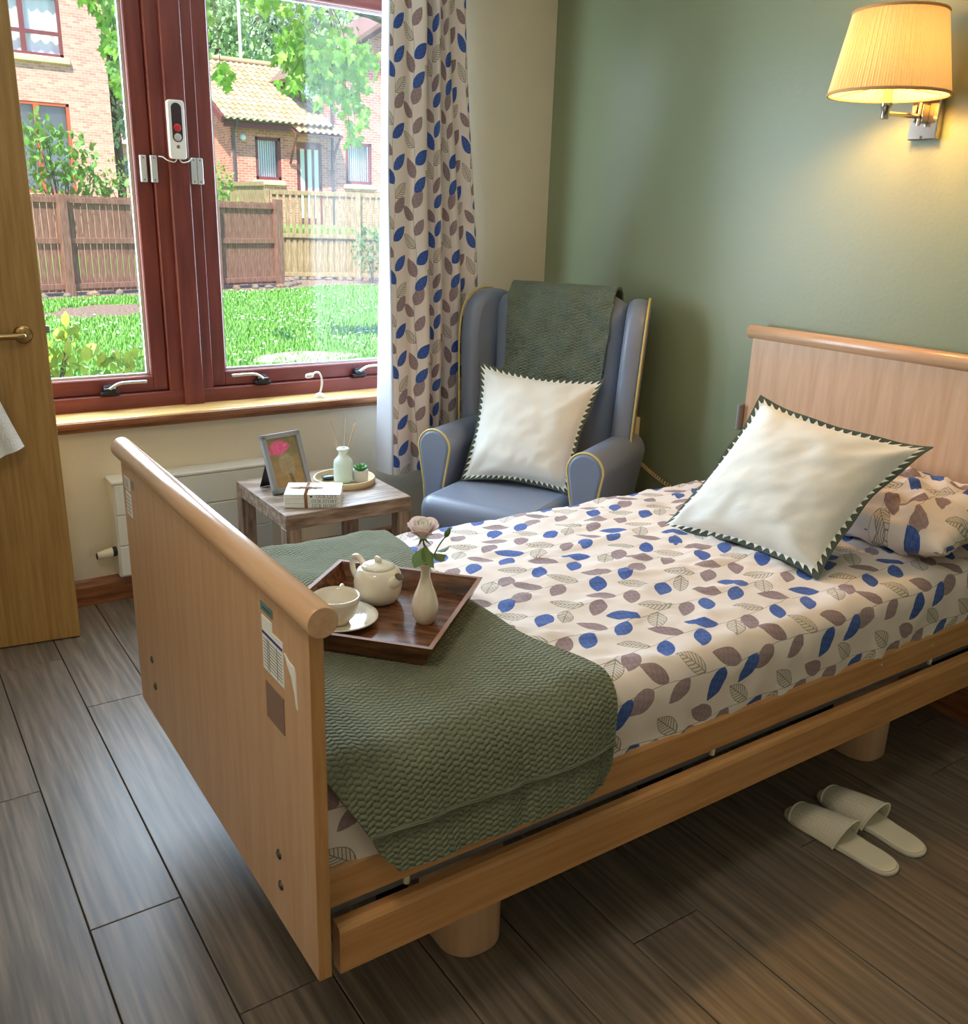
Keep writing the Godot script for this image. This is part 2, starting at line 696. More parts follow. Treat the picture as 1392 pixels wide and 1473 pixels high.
func room() -> void:
	# floor: planks 0.178 m wide laid towards the window, over a dark bed that shows in the joints
	var fl := structure("floor")
	obj("subfloor", Sh.new().bb(Vector3(-3.25, -0.12, -0.3), Vector3(0.3, -0.008, 4.6)), M.joint, fl)
	var pitch := 0.1803
	var pl := 1.254
	var rows := {}
	var x0 := -2.343
	for c in range(-6, 19):
		# joints seen in the photograph fix the phase of some rows
		var ph: float = {-1: 1.114, 0: 1.659, 1: 2.01, 2: 2.26, 3: 1.44, 4: 1.78, 5: 2.264, 6: 1.5, 7: 1.86, 8: 2.25, 9: 1.36, 10: 1.72, 11: 2.244}.get(c, fposmod(c * 0.47 + 0.2, pl))
		var za := x0 + c * pitch
		var zb := za + pitch
		if zb < -3.05 or za > 0.0:
			continue
		var start := fposmod(ph, pl) - pl
		var i := 0
		while start < 4.4:
			var a := maxf(start, 0.0)
			var b := minf(start + pl, 4.4)
			if b - a > 0.03:
				var xa := maxf(za, -3.05)
				var xb := minf(zb, 0.0)
				var key := "%.3f %.3f" % [b - a, xb - xa]
				if not rows.has(key):
					rows[key] = Sh.new().box(Vector3(0, -0.006, 0), Vector3(xb - xa - 0.0026, 0.012, b - a - 0.0026), 0.0012).done()
				var o := obj("plank", rows[key], M.planks[posmod(c * 3 + i * 2 + (c * c) % 3, 7)], fl)
				o.position = Vector3((xa + xb) / 2, 0, (a + b) / 2)
			start += pl
			i += 1
	# walls with thickness
	var ww := Sh.new()
	for r in [[-3.3, -2.60, -0.3, 2.6], [-0.50, 0.3, -0.3, 2.6], [-2.60, -0.50, -0.3, 0.636], [-2.60, -0.50, 2.2, 2.6]]:
		ww.bb(Vector3(r[0], r[2], -0.3), Vector3(r[1], r[3], 0.0))
	obj("wall_window", ww, M.cream).set_meta("kind", "structure")
	obj("wall_right", Sh.new().bb(Vector3(0, -0.12, 0.0), Vector3(0.25, 2.6, 4.6)), M.green).set_meta("kind", "structure")
	var lw := Sh.new()
	for r in [[0.0, 0.12, -0.1, 2.6], [1.0, 4.6, -0.1, 2.6], [0.12, 1.0, 2.04, 2.6]]:
		lw.bb(Vector3(-3.2, r[2], r[0]), Vector3(-3.05, r[3], r[1]))
	obj("wall_left", lw, M.cream).set_meta("kind", "structure")
	obj("wall_rear", Sh.new().bb(Vector3(-3.25, -0.1, 4.4), Vector3(0.25, 2.6, 4.6)), M.cream).set_meta("kind", "structure")
	obj("ceiling", Sh.new().bb(Vector3(-4.6, 2.42, -0.3), Vector3(0.3, 2.6, 4.6)), M.white_paint).set_meta("kind", "structure")
	# the corridor behind the open door
	var hall := Sh.new()
	hall.bb(Vector3(-4.5, -0.1, -0.3), Vector3(-4.35, 2.6, 2.2))
	hall.bb(Vector3(-4.5, -0.1, -0.3), Vector3(-3.2, 2.6, -0.15))
	hall.bb(Vector3(-4.5, -0.1, 2.05), Vector3(-3.2, 2.6, 2.2))
	obj("wall_corridor", hall, M.cream).set_meta("kind", "structure")
	obj("floor_corridor", Sh.new().bb(Vector3(-4.5, -0.12, -0.3), Vector3(-3.05, 0.0, 2.2)), M.planks[0]).set_meta("kind", "structure")
	var dt := Sh.new()
	dt.bb(Vector3(-3.22, 0, 0.105), Vector3(-3.035, 2.06, 0.125))
	dt.bb(Vector3(-3.22, 0, 0.995), Vector3(-3.035, 2.06, 1.015))
	dt.bb(Vector3(-3.22, 2.04, 0.105), Vector3(-3.035, 2.06, 1.015))
	obj("trim_1", dt, M.oak_door).set_meta("kind", "structure")
	# skirting boards
	var sk := [Vector2(0, 0), Vector2(0.018, 0), Vector2(0.018, 0.07), Vector2(0.012, 0.088), Vector2(0.005, 0.095), Vector2(0, 0.095)]
	var b1 := Sh.new().prism(sk, -3.05, 0.0, 0.0, Vector3.ZERO, Basis(Vector3(0, 0, 1), Vector3(1, 0, 0), Vector3(0, 1, 0)), false)
	obj("baseboard_window", b1, M.skirting).set_meta("kind", "structure")
	var b2 := Sh.new().prism(sk, 0.02, 4.4, 0.0, Vector3.ZERO, Basis(Vector3(-1, 0, 0), Vector3(0, 0, 1), Vector3(0, 1, 0)), false)
	obj("baseboard_right", b2, M.skirting_z).set_meta("kind", "structure")


func window() -> void:
	var w := structure("window_1")
	var x0 := -2.60
	var x1 := -0.50
	var y0 := 0.675
	var y1 := 2.2
	var mid := -1.55
	var fr := Sh.new()
	fr.bb(Vector3(x0, y0, -0.17), Vector3(x0 + 0.055, y1, -0.08), 0.004)
	fr.bb(Vector3(x1 - 0.055, y0, -0.17), Vector3(x1, y1, -0.08), 0.004)
	fr.bb(Vector3(mid - 0.082, y0, -0.17), Vector3(mid - 0.030, y1, -0.08), 0.003)
	fr.bb(Vector3(mid + 0.030, y0, -0.17), Vector3(mid + 0.078, y1, -0.08), 0.003)
	obj("frame", fr, M.red_wood, w)
	var fx := Sh.new()
	fx.bb(Vector3(x0, y0, -0.17), Vector3(x1, y0 + 0.058, -0.076), 0.004)
	fx.bb(Vector3(x0, y1 - 0.055, -0.17), Vector3(x1, y1, -0.078), 0.004)
	obj("frame", fx, M.red_wood_x, w)
	obj("mullion", Sh.new().bb(Vector3(mid - 0.035, y0 - 0.002, -0.17), Vector3(mid + 0.035, y1, -0.06), 0.004), M.red_wood, w)
	for s in [[x0 + 0.055, mid - 0.082], [mid + 0.078, x1 - 0.055]]:
		var a: float = s[0]
		var b: float = s[1]
		var yb := y0 + 0.058
		var yt := y1 - 0.055
		var sash := Sh.new()
		sash.bb(Vector3(a, yb, -0.16), Vector3(a + 0.058, yt, -0.10), 0.004)
		sash.bb(Vector3(b - 0.058, yb, -0.16), Vector3(b, yt, -0.10), 0.004)
		var so := obj("sash", sash, M.red_wood, w)
		var sx := Sh.new()
		sx.bb(Vector3(a + 0.05, yb, -0.16), Vector3(b - 0.05, yb + 0.056, -0.098), 0.004)
		sx.bb(Vector3(a + 0.05, yt - 0.056, -0.16), Vector3(b - 0.05, yt, -0.098), 0.004)
		obj("sash_rail", sx, M.red_wood_x, so)
		var bead := Sh.new()
		bead.bb(Vector3(a + 0.058, yb + 0.056, -0.137), Vector3(a + 0.068, yt - 0.056, -0.125))
		bead.bb(Vector3(b - 0.068, yb + 0.056, -0.137), Vector3(b - 0.058, yt - 0.056, -0.125))
		bead.bb(Vector3(a + 0.058, yb + 0.056, -0.137), Vector3(b - 0.058, yb + 0.064, -0.125))
		bead.bb(Vector3(a + 0.058, yt - 0.064, -0.137), Vector3(b - 0.058, yt - 0.056, -0.125))
		obj("glazing_bead", bead, M.grey_plastic, so)
		obj("pane", Sh.new().flat_pane(Vector3(a + 0.055, yb + 0.05, -0.14), Vector3(b - 0.055, yt - 0.05, -0.14)), M.pane, so)
	# casement handles: dark catch and pale lever
	for hd in [[-1.845, -1], [-1.285, 1], [-0.875, -1]]:
		var hh := Sh.new()
		var hx: float = hd[0]
		var dr: float = -hd[1]
		hh.box(Vector3(hx, 0.742, -0.072), Vector3(0.062, 0.012, 0.03), 0.003)
		hh.box(Vector3(hx, 0.757, -0.082), Vector3(0.036, 0.026, 0.026), 0.006)
		hh.tube([Vector3(hx - 0.02, 0.752, -0.066), Vector3(hx + 0.02, 0.752, -0.066)], 0.010, 10)
		var ho := obj("handle", hh, M.dark_metal, w)
		var lever := spline([Vector3(hx, 0.758, -0.062), Vector3(hx + dr * 0.03, 0.776, -0.055), Vector3(hx + dr * 0.07, 0.779, -0.052), Vector3(hx + dr * 0.125, 0.778, -0.052)], 10)
		obj("lever", Sh.new().tube(lever, 0.0055, 8), M.steel, ho)
	# pine sill: pale board with a darker stained moulding under its front edge
	var across := Basis(Vector3(0, 0, 1), Vector3(1, 0, 0), Vector3(0, 1, 0))
	obj("sill", Sh.new().prism([Vector2(-0.175, 0.660), Vector2(0.055, 0.660), Vector2(0.060, 0.664), Vector2(0.061, 0.674), Vector2(0.058, 0.679), Vector2(0.052, 0.681), Vector2(-0.175, 0.681)], -2.64, -0.46, 0.0, Vector3.ZERO, across, false), M.pine, w)
	obj("sill_moulding", Sh.new().prism([Vector2(0.0, 0.636), Vector2(0.040, 0.636), Vector2(0.046, 0.641), Vector2(0.048, 0.648), Vector2(0.053, 0.651), Vector2(0.062, 0.655), Vector2(0.064, 0.664), Vector2(0.063, 0.6735), Vector2(0.0605, 0.675), Vector2(0.0, 0.6605)], -2.642, -0.458, 0.0, Vector3.ZERO, across, false), M.skirting, w)


func brick_tex(brick: Color, mortar: Color, seed_: int) -> ImageTexture:
	var r := RandomNumberGenerator.new()
	r.seed = seed_
	var w := 256
	var h := 192
	var im := Image.create(w, h, false, Image.FORMAT_RGB8)
	im.fill(mortar)
	for row in 8:
		for c in 4:
			var t := r.randf_range(-0.09, 0.09)
			var col := Color(brick.r + t, brick.g + t * 0.8, brick.b + t * 0.7)
			var x := c * 64 + (32 if row % 2 else 0)
			for part in [[x + 2, 60], [x - w + 2, 60]]:
				im.fill_rect(Rect2i(part[0], row * 24 + 2, part[1], 20), col)
	return ImageTexture.create_from_image(im)


func maple_leaf() -> ArrayMesh:
	var s := Sh.new()
	s.flat()
	var out := [Vector2(0, -0.1), Vector2(0.18, -0.02), Vector2(0.42, 0.02), Vector2(0.36, 0.16), Vector2(0.55, 0.40), Vector2(0.34, 0.42), Vector2(0.2, 0.46), Vector2(0.24, 0.72), Vector2(0.12, 0.74), Vector2(0, 1.0)]
	var pts := []
	for p in out:
		pts.append(Vector3(p.x, p.y, absf(p.x) * 0.28 - p.y * p.y * 0.15))
	for i in range(out.size() - 2, 0, -1):
		var p: Vector2 = out[i]
		pts.append(Vector3(-p.x, p.y, absf(p.x) * 0.28 - p.y * p.y * 0.15))
	var c := Vector3(0, 0.3, 0.03)
	for i in pts.size():
		s.tri(c, pts[i], pts[(i + 1) % pts.size()])
	return s.done()


func plain_leaf(fold := 0.25) -> ArrayMesh:
	var s := Sh.new()
	s.soft()
	var w := [0.0, 0.22, 0.3, 0.22, 0.0]
	for i in 4:
		var y0 := i / 4.0
		var y1 := (i + 1) / 4.0
		for sd in [-1.0, 1.0]:
			var a := Vector3(0, y0, -y0 * y0 * 0.2)
			var b := Vector3(0, y1, -y1 * y1 * 0.2)
			var c := b + Vector3(sd * w[i + 1], 0, w[i + 1] * fold)
			var d := a + Vector3(sd * w[i], 0, w[i] * fold)
			if sd > 0:
				s.quad(a, d, c, b)
			else:
				s.quad(a, b, c, d)
	return s.done()


func any_turn(spread := 1.0) -> Basis:
	return Basis.from_euler(Vector3(rng.randf_range(-1, 1) * spread, rng.randf_range(-PI, PI), rng.randf_range(-1, 1) * spread))


func in_ball() -> Vector3:
	var v := Vector3.ONE
	while v.length() > 1.0:
		v = Vector3(rng.randf_range(-1, 1), rng.randf_range(-1, 1), rng.randf_range(-1, 1))
	return v


func crown_tree(called: String, label: String, category: String, at: Vector3, height: float, rad: Vector3, leaves: int, size: float, tones: Array, group := "") -> Node3D:
	var t := thing(called, label, category, at, 0.0, group)
	var top := height - rad.y
	var tr := Sh.new().tube(spline([Vector3(0, -0.3, 0), Vector3(0.1, top * 0.5, 0), Vector3(-0.05, top, 0.05), Vector3(0.1, top + rad.y * 0.6, 0)], 8), [0.2, 0.18, 0.17, 0.15, 0.14, 0.12, 0.1, 0.07, 0.03].map(func(v): return v * height / 7.0), 8)
	for k in 6:
		var a := k * TAU / 6 + 0.3
		tr.tube([Vector3(0, top * 0.9 + k * 0.1, 0), Vector3(cos(a) * rad.x * 0.4, top + rad.y * 0.1, sin(a) * rad.z * 0.4), Vector3(cos(a) * rad.x * 0.75, top + rad.y * 0.4, sin(a) * rad.z * 0.75)], [0.07 * height / 7, 0.05 * height / 7, 0.02 * height / 7], 6)
	obj("trunk", tr, M.bark, t)
	var lumps := []
	for k in 26:
		lumps.append(in_ball() * Vector3(rad.x, rad.y, rad.z) * 0.75)
	var places := []
	var cols := []
	for i in leaves:
		var c: Vector3 = lumps[rng.randi() % lumps.size()]
		var p := Vector3(0, top, 0) + c + in_ball().normalized() * rng.randf_range(0.6, 1.0) * rad * 0.34
		places.append(Transform3D(any_turn(1.2).scaled(Vector3.ONE * size * rng.randf_range(0.7, 1.3)), p))
		var col: Color = tones[rng.randi() % tones.size()]
		cols.append(col)
	many("foliage", plain_leaf(), M.leaf_tint, places, t, cols)
	return t


func outdoors() -> void:
	M.bark = mat(rgb(104, 90, 76), 0.9)
	M.leaf_tint = mat(Color.WHITE, 0.55, {"vertex_color_use_as_albedo": true, "backlight_enabled": true, "backlight": Color(0.5, 0.5, 0.4)})
	M.brick_far = mat(Color.WHITE, 0.9, {"albedo_texture": brick_tex(rgb(216, 158, 140), rgb(222, 188, 174), 2), "uv1_triplanar": true, "uv1_world_triplanar": true, "uv1_scale": Vector3(1 / 0.9, 1 / 0.6, 1 / 0.9)})
	M.brick_red = mat(Color.WHITE, 0.9, {"albedo_texture": brick_tex(rgb(206, 126, 108), rgb(222, 190, 176), 3), "uv1_triplanar": true, "uv1_world_triplanar": true, "uv1_scale": Vector3(1 / 0.9, 1 / 0.6, 1 / 0.9)})
	M.tiles = [mat(rgb(186, 166, 128), 0.85), mat(rgb(176, 154, 116), 0.85), mat(rgb(194, 176, 140), 0.85)]
	M.roof_brown = mat(rgb(138, 104, 92), 0.85)
	M.purple_wood = mat(rgb(124, 62, 66), 0.6)
	M.orange_wood = mat(rgb(200, 92, 62), 0.6)
	M.stone_sill = mat(rgb(218, 200, 162), 0.85)
	M.blind = mat(rgb(226, 228, 226), 0.8)
	M.gutter = mat(rgb(92, 84, 92), 0.5)
	M.fence_red = []
	M.fence_pale = []
	for k in 4:
		var d := (k - 1.5) * 0.03
		M.fence_red.append(wood(41, Color(0.50 + d, 0.36 + d, 0.30 + d), Color(0.58 + d, 0.43 + d, 0.36 + d), Color(0.66 + d, 0.50 + d, 0.42 + d), 0.3, 2.0, 1, 0.85, {"uv1_offset": Vector3(k * 0.3, k * 0.2, 0)}))
		M.fence_pale.append(wood(42, Color(0.56 + d, 0.50 + d, 0.36 + d), Color(0.66 + d, 0.59 + d, 0.43 + d), Color(0.74 + d, 0.66 + d, 0.50 + d), 0.3, 2.0, 1, 0.85, {"uv1_offset": Vector3(k * 0.3, k * 0.2, 0)}))
	garden()
	fences()
	houses()
	plants()


func garden() -> void:
	var gt := noise_tex(51, 0.02, 5, [[0.2, rgb(88, 140, 48)], [0.55, rgb(116, 172, 64)], [0.9, rgb(148, 196, 92)]])
	M.rubble = mat(rgb(122, 112, 100), 0.95)
	M.grass_ground = mat(Color.WHITE, 0.9, {"albedo_texture": gt, "uv1_triplanar": true, "uv1_world_triplanar": true, "uv1_scale": Vector3.ONE * 0.35})
	M.soil = mat(Color.WHITE, 0.95, {"albedo_texture": noise_tex(52, 0.05, 5, [[0.2, rgb(96, 76, 60)], [0.6, rgb(142, 118, 98)], [0.9, rgb(186, 166, 146)]]), "uv1_triplanar": true, "uv1_world_triplanar": true, "uv1_scale": Vector3.ONE * 0.6})
	M.pale_stone = mat(Color.WHITE, 0.9, {"albedo_texture": noise_tex(53, 0.05, 4, [[0.2, rgb(168, 156, 140)], [0.8, rgb(218, 208, 194)]]), "uv1_triplanar": true, "uv1_world_triplanar": true, "uv1_scale": Vector3.ONE * 1.5})
	obj("lawn_ground", Sh.new().bb(Vector3(-40, -0.6, -70), Vector3(45, -0.3, -0.3)), M.grass_ground).set_meta("kind", "structure")
	# soil bed along the foot of both fences
	var bed_line := [Vector2(-7, -12.0), Vector2(-3, -13.1), Vector2(-1.0, -14.0), Vector2(0.6, -14.7), Vector2(2.0, -15.0), Vector2(3.6, -15.4), Vector2(5.0, -15.6), Vector2(6.6, -16.6), Vector2(8.2, -16.4), Vector2(11, -15.6), Vector2(11, -20), Vector2(-7, -20)]
	obj("soil_bed", Sh.new().prism(bed_line, -0.31, -0.27, 0.0), M.soil).set_meta("kind", "structure")
	var patch := []
	for i in 44:
		var a := TAU * i / 44
		patch.append(Vector2(0.95 + cos(a) * (1.0 + 0.25 * sin(a * 3) + 0.12 * sin(a * 7 + 1)), -12.6 + sin(a) * (1.1 + 0.3 * cos(a * 2 + 1) + 0.12 * cos(a * 8))))
	tag(obj("bare_soil", Sh.new().prism(patch, -0.31, -0.288, 0.0), M.soil), "bare brown earth patch in the lawn below the brown fence", "soil")
	var slab := []
	for i in 20:
		var a := TAU * i / 20
		slab.append(Vector2(1.75 + cos(a) * (0.62 + 0.08 * sin(a * 3)), -6.75 + sin(a) * (0.34 + 0.04 * cos(a * 4))))
	tag(obj("flat_stone", Sh.new().prism(slab, -0.31, -0.25, 0.02), M.pale_stone), "pale flat stone sunk in the lawn just beyond the sill", "stone")
	# grass blades and daisies: too many to count
	var blade := Sh.new()
	for k in 3:
		var a := k * 2.1
		var d := Vector3(cos(a), 0, sin(a))
		var n := Vector3(-d.z, 0, d.x) * 0.012
		blade.tri(d * 0.02 - n, d * 0.02 + n, d * 0.05 + Vector3(0, 0.075, 0))
	var bm := blade.done()
	var places := []
	var cols := []
	for i in 26000:
		var dist := rng.randf_range(4.5, 17.0)
		var x := lerpf(-2.6, 3.2, rng.randf()) + (dist - 4.5) * lerpf(-0.02, 0.52, rng.randf())
		var p := Vector3(x, -0.3, -dist)
		if Geometry2D.is_point_in_polygon(Vector2(p.x, p.z), PackedVector2Array(bed_line)) or Geometry2D.is_point_in_polygon(Vector2(p.x, p.z), PackedVector2Array(patch)):
			continue
		var s := rng.randf_range(0.6, 1.25)
		places.append(Transform3D(Basis(Vector3.UP, rng.randf() * TAU).scaled(Vector3(1.3, s, 1.3)), p))
		var v := rng.randf_range(0.8, 1.25)
		cols.append(Color(0.19 * v, 0.44 * v, 0.07 * v))
	var grass := Node3D.new()
	grass.name = "grass"
	add_child(grass)
	grass.set_meta("kind", "stuff")
	tag(grass, "short bright green lawn grass beyond the window", "grass")
	many("blades", bm, M.leaf_tint, places, grass, cols)
	var fl := Sh.new()
	for k in 8:
		var a := k * TAU / 8
		fl.tri(Vector3(0, 0.01, 0), Vector3(cos(a + TAU / 8), 0, sin(a + TAU / 8)), Vector3(cos(a), 0, sin(a)))
	places = []
	var patches := FastNoiseLite.new()
	patches.seed = 9
	patches.frequency = 0.35
	while places.size() < 900:
		var dist := rng.randf_range(5.5, 15.5)
		var p := Vector3(lerpf(-2.0, 3.0, rng.randf()) + (dist - 5.5) * lerpf(-0.02, 0.5, rng.randf()), -0.225, -dist)
		if patches.get_noise_2d(p.x, p.z) < rng.randf_range(-0.25, 0.3) or Geometry2D.is_point_in_polygon(Vector2(p.x, p.z), PackedVector2Array(bed_line)) or Geometry2D.is_point_in_polygon(Vector2(p.x, p.z), PackedVector2Array(patch)):
			continue
		places.append(Transform3D(any_turn(0.4).scaled(Vector3.ONE * rng.randf_range(0.013, 0.022)), p))
	var dz := Node3D.new()
	dz.name = "daisies"
	add_child(dz)
	dz.set_meta("kind", "stuff")
	tag(dz, "small white daisies scattered over the lawn", "flowers")
	many("heads", fl.done(), mat(rgb(250, 250, 246), 0.8), places, dz)


# boards between posts along a line on the ground; each board, rail and post is a part
func fence(f: Node3D, a: Vector3, b: Vector3, tones: Array, top: float, bottom: float, wide: float, gap: float, rails: Array, posts: Array, low := 99.0) -> void:
	var d := (b - a)
	var len := d.length()
	d = d / len
	var turn := Basis(d, Vector3.UP, d.cross(Vector3.UP))
	var front := d.cross(Vector3.UP)
	if front.z < 0:
		front = -front
	var slat := Sh.new().box(Vector3(0, (top + bottom) / 2, 0), Vector3(wide, top - bottom, 0.02), 0.003).done()
	var n := int(len / (wide + gap))
	for i in n:
		var o := obj("slat", slat, tones[rng.randi() % 4], f)
		o.transform = Transform3D(turn, a + d * ((i + 0.5) * len / n))
		o.position.y = rng.randf_range(-0.012, 0.012)
	if low < 90.0:
		var board := Sh.new().box(Vector3(0, (low + bottom) / 2, 0), Vector3(wide * 0.98, low - bottom, 0.018), 0.003).done()
		for i in n:
			var o := obj("lower_board", board, tones[rng.randi() % 4], f)
			o.transform = Transform3D(turn, a + d * ((i + 1.0) * len / n) - front * 0.03)
			o.position.y = 0
	for y in rails:
		obj("rail", Sh.new().box((a + b) / 2 * Vector3(1, 0, 1) + Vector3(0, y, 0) + front * 0.03, Vector3(len, 0.1, 0.04), 0.004, turn), tones[1], f)
	for p in posts:
		obj("post", Sh.new().box(a * Vector3(1, 0, 1) + d * p[0] + Vector3(0, (p[1] - 0.35) / 2, 0) + front * 0.07, Vector3(p[2], p[1] + 0.35, 0.12), 0.006, turn), tones[p[3]], f)


func fences() -> void:
	var f := thing("garden_fence", "reddish brown slatted garden fence across the end of the lawn", "fence")
	var a := Vector3(-6.4, 0, -13.147)
	var b := Vector3(5.40, 0, -16.48)
	fence(f, a, b, M.fence_red, 1.48, -0.2, 0.108, 0.014, [1.40, 0.70, -0.1], [[0.9, 1.5, 0.14, 1], [3.2, 1.5, 0.14, 0], [5.45, 1.5, 0.14, 2], [7.47, 1.5, 0.16, 3], [10.63, 1.5, 0.16, 3], [12.2, 1.56, 0.18, 0]])
	var g := thing("garden_fence", "pale new timber fence with open upper slats behind the brown fence", "fence")
	var c := Vector3(6.0, 0, -18.76)
	var e := Vector3(11.6, 0, -16.5)
	fence(g, c, e, M.fence_pale, 1.76, -0.22, 0.098, 0.048, [1.74, 0.76, -0.15], [[0.05, 1.8, 0.12, 1], [2.2, 1.8, 0.12, 2], [4.3, 1.8, 0.12, 0]], 0.72)
	fence(g, Vector3(5.7, 0, -24.0), c, M.fence_pale, 1.9, -0.1, 0.13, 0.01, [1.92], [[0.05, 2.05, 0.14, 0], [2.6, 2.0, 0.14, 2]])
	# rough stones under the fences
	var st := thing("stone_edging", "row of rough grey stones along the foot of the fences", "stones")
	var line := [Vector3(-1.2, -0.25, -14.5), Vector3(5.3, -0.25, -16.3), Vector3(6.4, -0.25, -18.3), Vector3(9.2, -0.25, -17.2)]
	for i in 46:
		var p: Vector3 = spline(line, 45)[i]
		var s := SphereMesh.new()
		s.radial_segments = 7
		s.rings = 4
		s.radius = 0.5
		s.height = 1.0
		var o := obj("stone", s, M.rubble if i % 3 else M.soil, st)
		o.position = p + Vector3(rng.randf_range(-0.05, 0.05), 0, rng.randf_range(-0.08, 0.08))
		o.scale = Vector3(rng.randf_range(0.14, 0.3), rng.randf_range(0.1, 0.18), rng.randf_range(0.14, 0.22))
		o.rotation.y = rng.randf() * 3.0


func far_window(parent: Node, x0: float, x1: float, y0: float, y1: float, z: float, frame: Material, muls: Array, transoms: Array, blinds := 0, curtain_y := -1.0) -> void:
	var fr := Sh.new()
	var t := 0.09
	fr.bb(Vector3(x0, y0, z - 0.08), Vector3(x0 + t, y1, z + 0.03))
	fr.bb(Vector3(x1 - t, y0, z - 0.08), Vector3(x1, y1, z + 0.03))
	fr.bb(Vector3(x0, y0, z - 0.08), Vector3(x1, y0 + t, z + 0.03))
	fr.bb(Vector3(x0, y1 - t, z - 0.08), Vector3(x1, y1, z + 0.03))
	for m in muls:
		fr.bb(Vector3(m - 0.07, y0, z - 0.06), Vector3(m + 0.07, y1, z + 0.035))
	for y in transoms:
		fr.bb(Vector3(x0, y - 0.05, z - 0.06), Vector3(x1, y + 0.05, z + 0.032))
	var w := obj("window", fr, frame, parent)
	obj("pane", Sh.new().bb(Vector3(x0 + 0.04, y0 + 0.04, z - 0.09), Vector3(x1 - 0.04, y1 - 0.04, z - 0.07)), M.pane, w)
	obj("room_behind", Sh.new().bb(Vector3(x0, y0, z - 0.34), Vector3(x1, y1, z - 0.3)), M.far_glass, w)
	for i in blinds:
		var x := lerpf(x0 + t, x1 - t, (i + 0.5) / blinds)
		obj("blind_slat", Sh.new().box(Vector3(x, (y0 + y1) / 2, z - 0.18), Vector3((x1 - x0) / blinds * 0.62, y1 - y0 - 0.1, 0.006), 0.0, Basis(Vector3.UP, 0.5)), M.blind, w)
	if curtain_y > 0.0:
		var p := []
		var uv := []
		for i in 41:
			var x := lerpf(x0 + 0.05, x1 - 0.05, i / 40.0)
			p.append([Vector3(x, y0, z - 0.2 + 0.03 * sin(i * 1.9)), Vector3(x, curtain_y, z - 0.2 + 0.03 * sin(i * 1.9))])
			uv.append([Vector2.ZERO, Vector2.ZERO])
		obj("net_curtain", Sh.new().cloth(p, uv, 0.004), M.blind, w)


func wall_with_holes(parent: Node, x0: float, x1: float, y0: float, y1: float, z: float, thick: float, holes: Array, m: Material) -> void:
	# columns between the holes, which do not overlap in x
	var s := Sh.new()
	var x := x0
	for h in holes:
		s.bb(Vector3(x, y0, z - thick), Vector3(h[0], y1, z))
		var y := y0
		for k in range(2, h.size(), 2):
			s.bb(Vector3(h[0], y, z - thick), Vector3(h[1], h[k], z))
			y = h[k + 1]
		s.bb(Vector3(h[0], y, z - thick), Vector3(h[1], y1, z))
		x = h[1]
	s.bb(Vector3(x, y0, z - thick), Vector3(x1, y1, z))
	obj("wall", s, m, parent)


